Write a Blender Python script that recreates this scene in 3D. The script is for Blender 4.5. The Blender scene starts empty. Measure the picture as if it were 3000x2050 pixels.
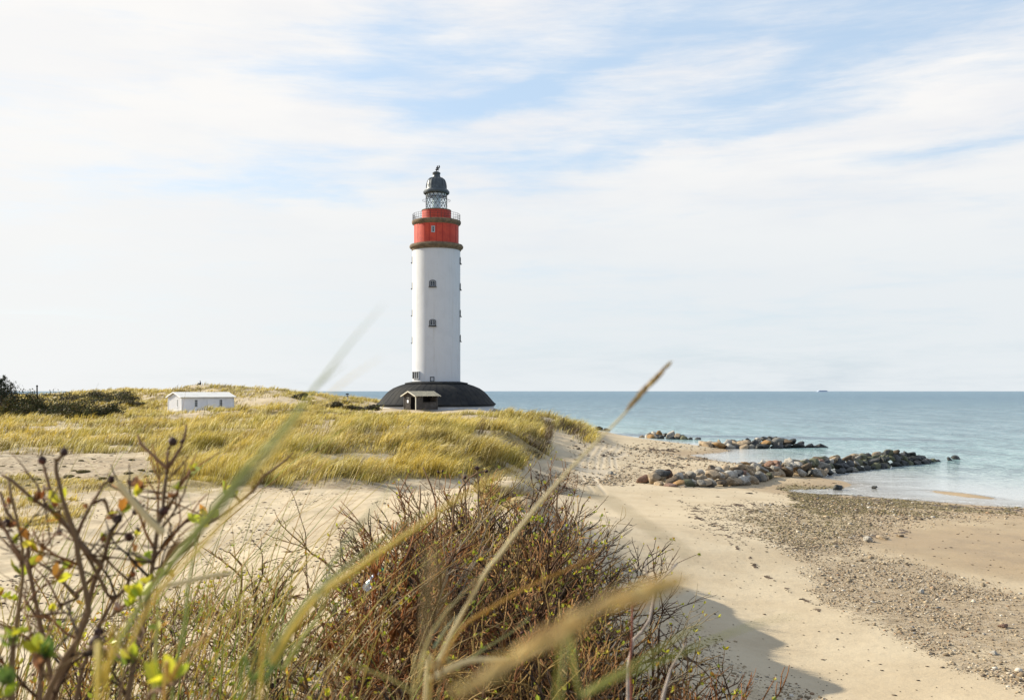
import bpy, bmesh, math, random
import numpy as np
from mathutils import Vector, Matrix
random.seed(7); rng = np.random.default_rng(7)
R = math.radians
scene = bpy.context.scene
COL = scene.collection
# ------------------------------------------------------------------ camera
F, CX, HY, CZ = 2917.0, 1500.0, 1145.0, 7.0       # focal length in photo pixels, column of the axis, row of the horizon, eye height
cd = bpy.data.cameras.new("camera"); cam = bpy.data.objects.new("camera", cd); COL.objects.link(cam)
cam.location = (0, 0, CZ); cam.rotation_euler = (R(90), 0, 0)
cd.sensor_width = 36.0; cd.lens = F / 3000 * 36; cd.shift_y = 120 / 3000
cd.clip_start = 0.05; cd.clip_end = 60000
cd.dof.use_dof = True; cd.dof.focus_distance = 45; cd.dof.aperture_fstop = 6.3
scene.camera = cam
# ------------------------------------------------------------------ exposure
vs = scene.view_settings
vs.view_transform = 'Standard'; vs.look = 'None'; vs.exposure = 0.9; vs.gamma = 1; vs.use_curve_mapping = False
scene.cycles.max_bounces = 6; scene.cycles.transparent_max_bounces = 12
scene.cycles.sample_clamp_indirect = 6
# ------------------------------------------------------------------ sun and sky
SAZ, SEL = -67.0, 28.0                                 # sun azimuth from +Y (negative: left), elevation
sd = Vector((math.sin(R(SAZ)) * math.cos(R(SEL)), math.cos(R(SAZ)) * math.cos(R(SEL)), math.sin(R(SEL))))
sl = bpy.data.lights.new("sun", 'SUN'); sl.energy = 4.9; sl.angle = R(0.6); sl.color = (1.0, 0.91, 0.75)
so = bpy.data.objects.new("sun", sl); COL.objects.link(so)
so.rotation_euler = (-sd).to_track_quat('-Z', 'Y').to_euler(); so.location = sd * 100

class NT:
    """small helper to write node trees"""
    def __init__(s, tree): s.t = tree; s.n = tree.nodes; s.l = tree.links
    def node(s, typ, ins=None, **kw):
        n = s.n.new(typ)
        for k, v in kw.items(): setattr(n, k, v)
        for k, v in (ins or {}).items(): s.put(n.inputs[k], v)
        return n
    def put(s, sock, v):
        if isinstance(v, bpy.types.NodeSocket): s.l.new(v, sock)
        else:
            if hasattr(sock, 'default_value'):
                if hasattr(sock.default_value, '__len__') and not hasattr(v, '__len__'): v = (v,) * len(sock.default_value)
                if hasattr(v, '__len__') and len(sock.default_value) == 4 and len(v) == 3: v = (*v, 1)
                sock.default_value = v
    def m(s, op, a, b=0.0, c=0.0, clamp=False):
        n = s.node('ShaderNodeMath', {0: a, 1: b, 2: c}, operation=op); n.use_clamp = clamp
        return n.outputs[0]
    def mix(s, f, a, b, bt='MIX'):
        n = s.n.new('ShaderNodeMix'); n.data_type = 'RGBA'; n.blend_type = bt
        s.put(n.inputs[0], f); s.put(n.inputs[6], a); s.put(n.inputs[7], b)
        return n.outputs[2]
    def ramp(s, v, stops):
        n = s.n.new('ShaderNodeValToRGB'); s.put(n.inputs[0], v); e = n.color_ramp.elements
        while len(e) < len(stops): e.new(0.5)
        for el, (p, c) in zip(e, stops):
            el.position = p; el.color = (*c, 1) if hasattr(c, '__len__') else (c, c, c, 1)
        return n.outputs[0]
    def noise(s, vec, scale, detail=4, rough=0.55, dist=0.0, dim='3D'):
        n = s.n.new('ShaderNodeTexNoise'); n.noise_dimensions = dim
        if vec is not None: s.put(n.inputs['Vector'], vec)
        s.put(n.inputs['Scale'], scale); s.put(n.inputs['Detail'], detail); s.put(n.inputs['Roughness'], rough); s.put(n.inputs['Distortion'], dist)
        return n.outputs[0]
    def sstep(s, v, a, b, lo=0.0, hi=1.0):
        n = s.node('ShaderNodeMapRange', {0: v, 1: a, 2: b, 3: lo, 4: hi}); n.interpolation_type = 'SMOOTHSTEP'
        return n.outputs[0]

def azel(px, py):
    az = math.atan2(px - CX, F); el = math.atan2(HY - py, math.hypot(F, px - CX))
    return math.degrees(az), math.degrees(el)
world = bpy.data.worlds.new("World"); scene.world = world; world.use_nodes = True
w = NT(world.node_tree)
for n in list(w.n): w.n.remove(n)
sky = w.node('ShaderNodeTexSky', sky_type='NISHITA'); sky.sun_disc = False
sky.sun_elevation = R(SEL); sky.sun_rotation = R(SAZ); sky.air_density = 1.0; sky.dust_density = 1.6; sky.ozone_density = 2.0; sky.altitude = 0
tc = w.node('ShaderNodeTexCoord')
sp = w.node('ShaderNodeSeparateXYZ', {0: tc.outputs['Generated']})
AZ = w.m('MULTIPLY', w.m('ARCTAN2', sp.outputs[0], sp.outputs[1]), 57.2958)
EL = w.m('MULTIPLY', w.m('ARCSINE', sp.outputs[2]), 57.2958)
ae = w.node('ShaderNodeCombineXYZ', {0: AZ, 1: EL, 2: 0.0}).outputs[0]
def smap(vec, rot, sc, loc=(0, 0, 0)):
    n = w.node('ShaderNodeMapping', {0: vec}); n.inputs['Rotation'].default_value = (0, 0, R(rot)); n.inputs['Scale'].default_value = sc
    n.inputs['Location'].default_value = loc
    return n.outputs[0]
wn = w.node('ShaderNodeTexNoise', {'Vector': smap(ae, -14, (0.10, 0.28, 1)), 'Scale': 1.0, 'Detail': 5.0, 'Roughness': 0.6})
off = w.node('ShaderNodeVectorMath', {0: wn.outputs['Color'], 1: (0.5, 0.5, 0.5)}, operation='SUBTRACT').outputs[0]
off = w.node('ShaderNodeVectorMath', {0: off, 1: (9.0, 4.2, 0)}, operation='MULTIPLY').outputs[0]
aew = w.node('ShaderNodeVectorMath', {0: ae, 1: off}, operation='ADD').outputs[0]
spw = w.node('ShaderNodeSeparateXYZ', {0: aew})
wa, we = spw.outputs[0], spw.outputs[1]
# openings of clear sky between the thin clouds: (column, row, half width, half height in photo px, tilt in degrees, depth)
gaps = [(1900, 80, 820, 180, 8, .8), (2700, 20, 500, 200, 0, .8), (1180, 170, 230, 120, 10, .5), (1360, 300, 330, 60, 12, .8), (900, 185, 220, 45, 4, .45),
        (350, 570, 180, 40, 0, .6), (820, 510, 470, 50, 3, .75), (1500, 470, 360, 55, 8, .6), (2000, 395, 320, 38, 10, .65), (2850, 425, 420, 42, 5, .7),
        (2300, 215, 420, 60, 14, .6), (1650, 220, 420, 40, 20, .5), (500, 60, 260, 40, 0, .3), (1560, 540, 150, 50, 0, .4), (2500, 300, 260, 26, 6, .35),
        (2500, 1040, 1300, 120, 0, .25), (1700, 1000, 900, 130, 0, .25)]
tot = None
for (px, py, hw, hh, tilt, dep) in gaps:
    a0, e0 = azel(px, py); sw = hw / F * 57.3; sh = hh / F * 57.3; c, s_ = math.cos(R(tilt)), math.sin(R(tilt))
    dx = w.m('SUBTRACT', wa, a0); dy = w.m('SUBTRACT', we, e0)
    u = w.m('ADD', w.m('MULTIPLY', dx, c / sw), w.m('MULTIPLY', dy, s_ / sw))
    v = w.m('SUBTRACT', w.m('MULTIPLY', dy, c / sh), w.m('MULTIPLY', dx, s_ / sh))
    r2 = w.m('ADD', w.m('MULTIPLY', u, u), w.m('MULTIPLY', v, v))
    g = w.m('MULTIPLY', w.m('EXPONENT', w.m('MULTIPLY', r2, -0.9)), dep)
    tot = g if tot is None else w.m('ADD', tot, g)
st1 = w.noise(smap(ae, -19, (0.085, 0.52, 1)), 1.0, 7, 0.6, 0.5)
st2 = w.noise(smap(ae, -32, (0.16, 1.3, 1), (7, 3, 0)), 1.0, 6, 0.65, 0.3)
gen = w.sstep(w.noise(smap(ae, -10, (0.06, 0.2, 1), (3, 9, 0)), 1.0, 6, 0.6), 0.52, 0.72)       # openings elsewhere in the sky
bhd = w.sstep(w.m('ABSOLUTE', AZ), 30, 50)
up = w.sstep(EL, 24, 40)
tot = w.m('ADD', tot, w.m('MULTIPLY', w.m('ADD', w.m('MULTIPLY', gen, .6), .75), w.m('MAXIMUM', bhd, up)))
tot = w.m('ADD', tot, w.m('MULTIPLY', w.m('SUBTRACT', st1, 0.5), 2.1))
tot = w.m('ADD', tot, w.m('MULTIPLY', w.m('SUBTRACT', st2, 0.5), 1.0))
st3 = w.noise(smap(ae, -22, (0.45, 3.2, 1), (2, 8, 0)), 1.0, 6, 0.7, 0.4)
tot = w.m('ADD', tot, w.m('MULTIPLY', w.m('SUBTRACT', st3, 0.5), 0.4))
gap = w.sstep(tot, -0.05, 1.5)
cshade = w.noise(smap(ae, -8, (0.09, 0.36, 1), (1, 2, 0)), 1.0, 5, 0.55)
cloud = w.mix(w.sstep(cshade, 0.36, 0.62), (7.6, 7.65, 7.85), (8.3, 8.2, 8.1))
cloud = w.mix(w.sstep(EL, 2.5, 17, 1, 0), cloud, (6.95, 7.35, 7.6))
cloud = w.mix(w.sstep(AZ, -30, 5, 0.6, 0), cloud, (8.5, 8.4, 8.2))
clear = w.mix(0.55, w.mix(1.0, sky.outputs[0], (1.55, 1.55, 1.5), 'MULTIPLY'), (5.2, 7.0, 9.0))
clear = w.mix(bhd, clear, (2.9, 4.9, 8.3))  # unseen sky beside and behind the camera made deeper blue for cooler fill
col = w.mix(w.m('MULTIPLY', gap, 0.88), cloud, clear)
bg = w.node('ShaderNodeBackground', {'Color': col, 'Strength': 0.062})
wo = w.node('ShaderNodeOutputWorld', {0: bg.outputs[0]})

# ------------------------------------------------------------------ general helpers
def at(px, py, Y):
    """world point seen at photo pixel (px, py) at the distance Y"""
    return Vector(((px - CX) / F * Y, Y, CZ - (py - HY) / F * Y))
def tag(o, label=None, cat=None, group=None, kind=None):
    if label: o['label'] = label
    if cat: o['category'] = cat
    if group: o['group'] = group
    if kind: o['kind'] = kind
    return o
def empty(name, loc, label, cat, group=None):
    o = bpy.data.objects.new(name, None); COL.objects.link(o); o.location = loc; o.empty_display_size = 0.3
    return tag(o, label, cat, group)
ORIGIN = {}
def link_mesh(name, me, mat=None, parent=None, smooth=False):
    o = bpy.data.objects.new(name, me); COL.objects.link(o)
    if mat: me.materials.append(mat)
    if smooth: me.shade_smooth()
    if parent is not None:
        o.parent = parent
        root = parent
        while root.parent is not None: root = root.parent
        me.transform(Matrix.Translation(-root.location))
    return o
def np_mesh(name, V, loops, starts, mat=None, attrs=None, smooth=False):
    me = bpy.data.meshes.new(name); V = np.ascontiguousarray(V, dtype=np.float32)
    me.vertices.add(len(V)); me.vertices.foreach_set('co', V.ravel())
    me.loops.add(len(loops)); me.loops.foreach_set('vertex_index', loops.astype(np.int32))
    me.polygons.add(len(starts)); me.polygons.foreach_set('loop_start', starts.astype(np.int32))
    for k, a in (attrs or {}).items():
        if a.ndim == 1:
            at_ = me.attributes.new(k, 'FLOAT', 'POINT'); at_.data.foreach_set('value', a.astype(np.float32))
        else:
            at_ = me.attributes.new(k, 'FLOAT_COLOR', 'POINT')
            c4 = np.ones((len(a), 4), np.float32); c4[:, :3] = a; at_.data.foreach_set('color', c4.ravel())
    me.update(calc_edges=True); me.validate()
    if mat: me.materials.append(mat)
    if smooth: me.shade_smooth()
    return me
class MB:
    def __init__(s): s.v = []; s.f = []; s.c = []; s.cur = None
    def add(s, vs_, fs):
        b = len(s.v); s.v += [tuple(p) for p in vs_]; s.f += [tuple(b + i for i in f) for f in fs]
        s.c += [s.cur] * len(vs_)
        return s
    def box(s, c, size, M=None):
        hx, hy, hz = size[0] / 2, size[1] / 2, size[2] / 2
        P = [Vector((x, y, z)) for x in (-hx, hx) for y in (-hy, hy) for z in (-hz, hz)]
        P = [(M @ p if M else p) + Vector(c) for p in P]
        return s.add(P, [(0, 1, 3, 2), (4, 6, 7, 5), (0, 4, 5, 1), (2, 3, 7, 6), (0, 2, 6, 4), (1, 5, 7, 3)])
    def bar(s, a, b, w, h=None):
        """a rectangular bar between two points"""
        a, b = Vector(a), Vector(b); d = b - a; L = d.length
        M = d.to_track_quat('X', 'Z').to_matrix()
        return s.box((a + b) / 2, (L, w, h or w), M)
    def tube(s, pts, rad, sides=6, flat=1.0, up=None):
        pts = [Vector(p) for p in pts]; n = len(pts)
        if not hasattr(rad, '__len__'): rad = [rad] * n
        V = []; X = None
        for i, p in enumerate(pts):
            d = (pts[min(i + 1, n - 1)] - pts[max(i - 1, 0)])
            d = d.normalized() if d.length > 1e-9 else Vector((0, 0, 1))
            if X is None:
                X = Vector(up) if up is not None else d.orthogonal()
            X = (X - d * X.dot(d))
            X = X.normalized() if X.length > 1e-6 else d.orthogonal().normalized()
            Yv = d.cross(X)
            for k in range(sides):
                t = 2 * math.pi * k / sides
                V.append(p + X * math.cos(t) * rad[i] + Yv * math.sin(t) * rad[i] * flat)
        Fc = [(i * sides + k, i * sides + (k + 1) % sides, (i + 1) * sides + (k + 1) % sides, (i + 1) * sides + k) for i in range(n - 1) for k in range(sides)]
        Fc += [tuple(range(sides - 1, -1, -1)), tuple((n - 1) * sides + k for k in range(sides))]
        return s.add(V, Fc)
    def lathe(s, prof, c, segs=48, closed=False, a0=0.0):
        V = []; n = len(prof)
        for r, z in prof:
            for k in range(segs):
                t = a0 + 2 * math.pi * k / segs
                V.append((c[0] + r * math.cos(t), c[1] + r * math.sin(t), c[2] + z))
        m = n if closed else n - 1
        return s.add(V, [(i * segs + k, i * segs + (k + 1) % segs, ((i + 1) % n) * segs + (k + 1) % segs, ((i + 1) % n) * segs + k) for i in range(m) for k in range(segs)])
    def prism(s, poly, o, U, V_, W, d0, d1):
        """polygon (u, v) extruded along W from d0 to d1"""
        o = Vector(o); n = len(poly)
        P = [o + U * u + V_ * v + W * d0 for u, v in poly] + [o + U * u + V_ * v + W * d1 for u, v in poly]
        return s.add(P, [tuple(range(n - 1, -1, -1)), tuple(range(n, 2 * n))] + [(i, (i + 1) % n, n + (i + 1) % n, n + i) for i in range(n)])
    def ring(s, outer, inner, o, U, V_, W, d0, d1):
        o = Vector(o); n = len(outer)
        P = [o + U * u + V_ * v + W * d for d in (d0, d1) for pl in (outer, inner) for u, v in pl]
        fs = []
        for i in range(n):
            j = (i + 1) % n
            fs += [(2 * n + i, 2 * n + j, 3 * n + j, 3 * n + i), (i, n + i, n + j, j), (i, j, 2 * n + j, 2 * n + i), (n + i, 3 * n + i, 3 * n + j, n + j)]
        return s.add(P, fs)
    def build(s, name, mat, parent=None, smooth=False, fix=True):
        me = bpy.data.meshes.new(name); me.from_pydata(s.v, [], s.f); me.update()
        if any(c is not None for c in s.c):
            a = me.attributes.new('col', 'FLOAT_COLOR', 'POINT')
            a.data.foreach_set('color', np.array([(*(c or (.5, .5, .5)), 1) for c in s.c], np.float32).ravel())
        if fix:
            bm = bmesh.new(); bm.from_mesh(me); bmesh.ops.recalc_face_normals(bm, faces=bm.faces); bm.to_mesh(me); bm.free()
        o = link_mesh(name, me, mat, parent)
        if smooth:
            me.shade_smooth()
            if smooth == 'auto':
                me.set_sharp_from_angle(angle=R(38))
        return o
# numpy value noise
_lat = rng.random((256, 256))
def vnoise(x, y):
    xi = np.floor(x).astype(int); yi = np.floor(y).astype(int); fx = x - xi; fy = y - yi
    fx = fx * fx * (3 - 2 * fx); fy = fy * fy * (3 - 2 * fy)
    g = lambda i, j: _lat[(xi + i) & 255, (yi + j) & 255]
    return (g(0, 0) * (1 - fx) + g(1, 0) * fx) * (1 - fy) + (g(0, 1) * (1 - fx) + g(1, 1) * fx) * fy
def fbm(x, y, o=4):
    s = 0; a = 0.5; t = 0
    for k in range(o):
        s = s + a * vnoise(x * 2 ** k + 13.7 * k, y * 2 ** k + 7.3 * k); t += a; a *= 0.5
    return s / t
def sst(x, a, b):
    t = np.clip((x - a) / (b - a), 0, 1); return t * t * (3 - 2 * t)
def in_poly(px, py, poly):
    r = np.zeros(px.shape, bool); n = len(poly); j = n - 1
    for i in range(n):
        xi, yi = poly[i]; xj, yj = poly[j]
        if yi != yj:
            r ^= ((yi > py) != (yj > py)) & (px < (xj - xi) * (py - yi) / (yj - yi) + xi)
        j = i
    return r
def line_dist(px, py, pts):
    d = np.full(px.shape, 1e9)
    for (x0, y0), (x1, y1) in zip(pts[:-1], pts[1:]):
        dx, dy = x1 - x0, y1 - y0; t = np.clip(((px - x0) * dx + (py - y0) * dy) / (dx * dx + dy * dy), 0, 1)
        d = np.minimum(d, np.hypot(px - x0 - t * dx, py - y0 - t * dy))
    return d
def soft_poly(px, py, poly, s):
    """1 well inside a polygon, 0 outside, a soft edge of s photo pixels"""
    d = line_dist(px, py, poly + [poly[0]]); ins = in_poly(px, py, poly)
    return np.clip(0.5 + np.where(ins, d, -d) / (2 * s), 0, 1)

# ------------------------------------------------------------------ materials
def mat(name, color, rough=0.8, spec=0.3, metal=0.0, bump=None, var=None, attr=None, transl=0.0, coat=0.0):
    m = bpy.data.materials.new(name); m.use_nodes = True; t = NT(m.node_tree)
    b = t.n['Principled BSDF']; t.put(b.inputs['Roughness'], rough); t.put(b.inputs['Specular IOR Level'], spec); t.put(b.inputs['Metallic'], metal)
    tcn = t.node('ShaderNodeTexCoord'); c = color
    if attr:
        c = t.node('ShaderNodeAttribute', attribute_name=attr).outputs['Color']
    if var:                                                   # (scale, second colour or factor, lo, hi)
        for (sc, c2, lo, hi) in var:
            f = t.sstep(t.noise(tcn.outputs['Object'], sc, 5, 0.6), lo, hi)
            c = t.mix(f, c, c2)
    t.put(b.inputs['Base Color'], c)
    if bump:
        bn = t.node('ShaderNodeBump', {'Strength': bump[1], 'Distance': bump[2], 'Height': t.noise(tcn.outputs['Object'], bump[0], 5, 0.6)})
        t.put(b.inputs['Normal'], bn.outputs[0])
    if transl > 0:
        tr = t.node('ShaderNodeBsdfTranslucent'); t.put(tr.inputs['Color'], c)
        mx = t.node('ShaderNodeMixShader', {0: transl, 1: b.outputs[0], 2: tr.outputs[0]})
        t.put(t.n['Material Output'].inputs[0], mx.outputs[0])
    return m
M = {}
M['white'] = mat('white_render', (0.55, 0.56, 0.575), 0.75, var=[(0.5, (0.52, 0.53, 0.545), .45, .7), (3.0, (0.44, 0.435, 0.42), .62, .8)], bump=(6, .15, .02))
def streaks(m, sc, c2, amt):
    t = NT(m.node_tree); b = t.n['Principled BSDF']; src = b.inputs['Base Color'].links[0].from_socket; tcn = t.node('ShaderNodeTexCoord')
    mpn = t.node('ShaderNodeMapping', {0: tcn.outputs['Object']}); mpn.inputs['Scale'].default_value = sc
    t.put(b.inputs['Base Color'], t.mix(t.m('MULTIPLY', t.sstep(t.noise(mpn.outputs[0], 1.0, 6, .7), .5, .72), amt), src, c2))
streaks(M['white'], (1.6, 1.6, .10), (0.36, 0.33, 0.28), .3)
M['red'] = mat('red_paint', (0.50, 0.060, 0.030), 0.6, var=[(0.9, (0.40, 0.045, 0.025), .4, .65), (5.0, (0.60, 0.24, 0.19), .66, .76)], bump=(5, .2, .02))
M['stone'] = mat('brown_sandstone', (0.185, 0.135, 0.085), 0.9, var=[(1.3, (0.12, 0.09, 0.06), .4, .6), (6, (0.30, 0.26, 0.19), .6, .72)], bump=(7, .5, .04))
M['lead'] = mat('dark_lead', (0.045, 0.055, 0.062), 0.45, .5, .3, var=[(1.5, (0.10, 0.115, 0.12), .5, .8)], bump=(2, .2, .03))
M['tar'] = mat('black_roofing_felt', (0.016, 0.017, 0.019), 0.8, .12, var=[(0.25, (0.034, 0.033, 0.030), .4, .65), (1.2, (0.014, 0.016, 0.019), .5, .7)], bump=(1.2, .25, .05))
M['iron'] = mat('dark_iron', (0.03, 0.03, 0.033), 0.6, .4, .2)
M['dark'] = mat('dark_frame_paint', (0.035, 0.038, 0.042), 0.6)
M['pane'] = mat('window_pane', (0.012, 0.018, 0.026), 0.25, .2)
M['greyf'] = mat('pale_grey_frame', (0.34, 0.36, 0.38), 0.6)
M['wf'] = mat('white_frame', (0.75, 0.76, 0.76), 0.5)
M['wood'] = mat('weathered_wood', (0.075, 0.065, 0.056), 0.85, var=[(1.5, (0.12, 0.105, 0.09), .4, .65), (9, (0.04, 0.035, 0.03), .6, .75)], bump=(12, .3, .02))
M['barge'] = mat('pale_painted_board', (0.62, 0.58, 0.47), 0.7)
M['eternit'] = mat('lichened_corrugated_sheet', (0.22, 0.20, 0.155), 0.9, var=[(3.5, (0.34, 0.31, 0.22), .42, .6), (7, (0.20, 0.18, 0.14), .6, .7)], bump=(6, .3, .02))
M['shedroof'] = mat('white_corrugated_sheet', (0.62, 0.61, 0.57), 0.6, var=[(1.2, (0.54, 0.53, 0.49), .5, .7)])
M['shedwall'] = mat('white_board_paint', (0.78, 0.78, 0.79), 0.65, var=[(0.9, (0.73, 0.735, 0.75), .45, .65)], bump=(5, .15, .01))
M['post'] = mat('tarred_post', (0.06, 0.045, 0.035), 0.8)
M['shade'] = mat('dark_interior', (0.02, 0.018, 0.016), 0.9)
def glass(name, tint, op):
    m = bpy.data.materials.new(name); m.use_nodes = True; t = NT(m.node_tree); t.n.remove(t.n['Principled BSDF'])
    g = t.node('ShaderNodeBsdfGlossy', {'Color': (0.9, 0.95, 1), 'Roughness': 0.05}); tr = t.node('ShaderNodeBsdfTransparent', {'Color': tint})
    t.put(t.n['Material Output'].inputs[0], t.node('ShaderNodeMixShader', {0: op, 1: tr.outputs[0], 2: g.outputs[0]}).outputs[0])
    return m
M['glass'] = glass('lantern_glass', (0.94, 0.97, 0.96), 0.14)
M['bottle'] = glass('clear_plastic', (0.93, 0.97, 0.98), 0.35)

# ------------------------------------------------------------------ terrain: heights through known points
CP = [  # (column, row, distance): points of the ground seen in the photograph
 (0,1170,230),(60,1170,230),(120,1164,230),(180,1160,235),(240,1150,240),(300,1143,245),(350,1139,250),(430,1147,240),(500,1148,215),(560,1138,205),(588,1128,201),(640,1133,200),
 (700,1130,200),(760,1138,195),(820,1152,185),(900,1167,175),(1000,1179,170),(1080,1186,168),
 (60,1190,190),(200,1178,190),(350,1172,200),(450,1176,185),(420,1203,152),(480,1208,150),
 (540,1208,152),(590,1208,155),(640,1208,157),(690,1203,158),(705,1199,136),(640,1204,136),(760,1197,138),(480,1218,138),(560,1217,140),(600,1168,185),(700,1166,180),(800,1172,165),
 (860,1195,140),(900,1205,120),(0,1222,118),(100,1223,118),(200,1224,115),(330,1220,122),(50,1205,140),
 (0,1243,100),(200,1243,100),(400,1240,110),(0,1283,78),(200,1283,78),(400,1275,85),(600,1245,105),(0,1327,62),(200,1330,60),(400,1335,58),(550,1300,68),(600,1265,90),
 (700,1232,105),(0,1400,43),(250,1400,43),(500,1410,41),(0,1500,31),(300,1500,31),(600,1480,32),(0,1700,18),(300,1700,18),(600,1650,21),
 (700,1425,40),(850,1428,40),(1000,1424,42),(1150,1415,46),(1300,1405,50),(700,1340,52),(850,1330,54),(1000,1305,56.5),(1150,1300,57),(1300,1300,57),(800,1250,84),(950,1250,75),(1100,1250,73),(1250,1250,73),
 (1000,1244,90),(900,1232,98),(1100,1248,92),(1200,1252,94),(1300,1252,95),(1385,1230,96),(1450,1236,97),(1400,1310,58),(1450,1400,54),(1540,1390,62),(1480,1350,60),
 (1530,1232,105),(1600,1227,110),(1650,1236,114),(1700,1261,118),(1740,1288,115),(1650,1292,95),(1600,1345,80),(1478,1268,76),(1540,1275,84),(1560,1348,73),(1430,1262,76),
 (1600,1385,69),(1640,1430,57),(1700,1500,47),(1800,1420,62),(1750,1305,113),(1900,1300,116),(1800,1275,146),(1900,1700,30.5),(2200,2000,20.5),(3000,2050,20.3),(3000,1700,35),
 (2600,1600,41),(2200,1600,38),(2500,1800,28),(2400,1500,53),(2050,1500,49),(2300,1400,76),(2000,1430,62),(2100,1350,89),(1850,1350,86),(2000,1300,118),
 (1380,1446,30),(1300,1446,33),(1100,1448,33),(1650,1485,46),(1200,1600,18)]
pts = [tuple(at(*c)) for c in CP]
pts += [(0,1,5.45),(0,-4,5.4),(-6,0,5.3),(-1,3,5.3),(-2,6,5.1),(-1,9,4.85),(-3,10,4.6),(-3,14,4.0),(-6,8,4.6),(0,5,5.0),(0,8,4.8),(0,10,4.7),(.7,5,4.8),(.7,9,4.5),(-1,12,4.6),(0.2,31,4.3),(.35,28,4.42),(.5,24,4.45),(.6,20,4.45),(.7,17,4.4),(.9,14,4.45),(1.1,11,4.5),(2.6,31,1.7),(2.8,26,1.6),(3.0,22,1.6),(3.2,18,1.75),(3.3,15,2.0),(3.5,12,2.1),(-1,24,3.9),(-1.2,18,4.25),(-2.5,24,3.6),
 (2.2,8,3.4),(3.6,8,2.2),(3.4,6,2.5),(5,10,1.6),(3,3,3.0),(2,2,4.1),(6,2,1.6),(8,15,1.2),(6,-10,2),(15,5,1.0),(15,-20,1.0),(-20,-20,5),(0,-40,5),(-40,0,4.5),(-60,60,4),(-100,30,4.5),(-150,100,5),(-200,0,5),(40,-30,0.2),(60,-10,-.4),(120,-60,-3),
 (31,59.2,0.0),(20,70,-0.04),(22,66,0.03),(45,51,0),(70,36,-.2),(110,20,-1.5),(27,88,-.15),(24,80,0.05),(20,95,0.05),(18,110,0.1),(26,108,-.4),(40,96,-.7),(60,80,-1.0),(120,80,-2.5),(80,140,-3),(40,140,-2),(24,135,-.6),(17,146,.0),(20,165,-1),
 (14,172,-.1),(8,172,.6),(9,150,1.0),(6,130,2.6),(0,120,3.3),(-13,160,3.72),(-13,172,3.72),(-5,160,3.7),(-22,160,3.72),(-2,172,3.6),(-13,190,3.5),(-13,215,1.0),(3,200,-.5),(-13,235,-.8),(-30,150,3.8),(-24,120,3.8),(-10,120,3.5),(0,140,3.2),(4,160,2.2),
 (-40,215,3),(-40,250,-.5),(-70,245,6),(-70,290,-.5),(-110,270,5),(-110,310,-.5),(-170,250,6),(-170,320,-.5),(-300,250,3),(-300,330,-1),(-500,300,-2),(-300,0,4),(-100,400,-5),(100,300,-5),(300,100,-5),(300,-200,-5),(-100,-200,4),(0,-200,2),(100,-200,-2),
 (0,700,-8),(-500,700,-8),(500,300,-8),(600,-300,-8)]
PT = np.array(pts)
def _k(d): return d
XY = PT[:, :2]
def _feat(X, Y): return np.stack([np.ones_like(X), X, Y], 1)
_D = np.sqrt(((XY[:, None] - XY[None]) ** 2).sum(2) + 0.3)
_A = np.zeros((len(XY) + 3,) * 2); _A[:len(XY), :len(XY)] = _D + np.eye(len(XY)) * -0.02; _A[:len(XY), len(XY):] = _feat(XY[:, 0], XY[:, 1]); _A[len(XY):, :len(XY)] = _A[:len(XY), len(XY):].T
_W = np.linalg.solve(_A, np.r_[PT[:, 2], 0, 0, 0])
BAR = at(2815, 1448, 7 * F / (1448 - HY))                    # the low sand bar in the shallows
def ground(X, Y):
    X = np.atleast_1d(np.asarray(X, float)); Y = np.atleast_1d(np.asarray(Y, float)); out = np.empty_like(X)
    for i in range(0, len(X), 60000):
        x, y = X[i:i + 60000], Y[i:i + 60000]
        D = np.sqrt((x[:, None] - XY[None, :, 0]) ** 2 + (y[:, None] - XY[None, :, 1]) ** 2 + 0.3)
        out[i:i + 60000] = D @ _W[:-3] + _feat(x, y) @ _W[-3:]
    r = np.hypot(X, Y)
    land = sst(out, 0.9, 2.4)
    out = out + land * sst(r, 15, 60) * (fbm(X * .22 + 5, Y * .22, 3) - .5) * 1.0 + land * sst(r, 5, 30) * (fbm(X * .9, Y * .9, 3) - .5) * .16
    out = out + sst(r, 3, 12) * (fbm(X * 1.6 + 40, Y * 1.6, 3) - .5) * .05 * (0.4 + land)
    out = out + land * sst(r, 120, 170) * (fbm(X * .10 + 3, Y * .10 + 9, 3) - .5) * 0.9 * (np.hypot(X + 13, Y - 166) > 24) * (np.hypot(X + 46, Y - 150) > 13)
    # sand bar
    bu, bv = (X - 30.4) * .31 - (Y - 67.2) * .95, (X - 30.4) * .95 + (Y - 67.2) * .31; g = np.exp(-((bu / 3.3) ** 2 + (bv / 1.0) ** 2) ** 2)
    out = np.maximum(out, -0.1 + 0.16 * g - (g < .02) * 1e3)
    # level ground under the two sheds and the tower
    return out
def gz(x, y): return float(ground([x], [y])[0])
def hit(px, py, y0=2.0, y1=300):
    Ys = np.exp(np.linspace(math.log(y0), math.log(y1), 1500)); X = (px - CX) / F * Ys; Z = CZ - (py - HY) / F * Ys
    h = ground(X, Ys); k = np.argmax(Z < h) if (Z < h).any() else -1
    return Vector((X[k], Ys[k], h[k]))
def proj(X, Y, Z):
    Ys = np.where(Y > 0.2, Y, 0.2); return CX + X / Ys * F, HY + (CZ - Z) / Ys * F
rad = [0.4]
while rad[-1] < 900: rad.append(rad[-1] * (1 + (0.012 if rad[-1] < 8 else 0.0055 if rad[-1] < 130 else 0.009 if rad[-1] < 350 else .03)))
rad = np.array(rad)
azs = np.concatenate([np.arange(-180, -33, 3.0), np.arange(-32, 32.01, 0.08), np.arange(35, 180, 3.0)])
NA, NR = len(azs), len(rad)
AA, RR = np.meshgrid(np.radians(azs), rad); TX = (np.sin(AA) * RR).ravel(); TY = (np.cos(AA) * RR).ravel()
TZ = ground(TX, TY)
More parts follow.
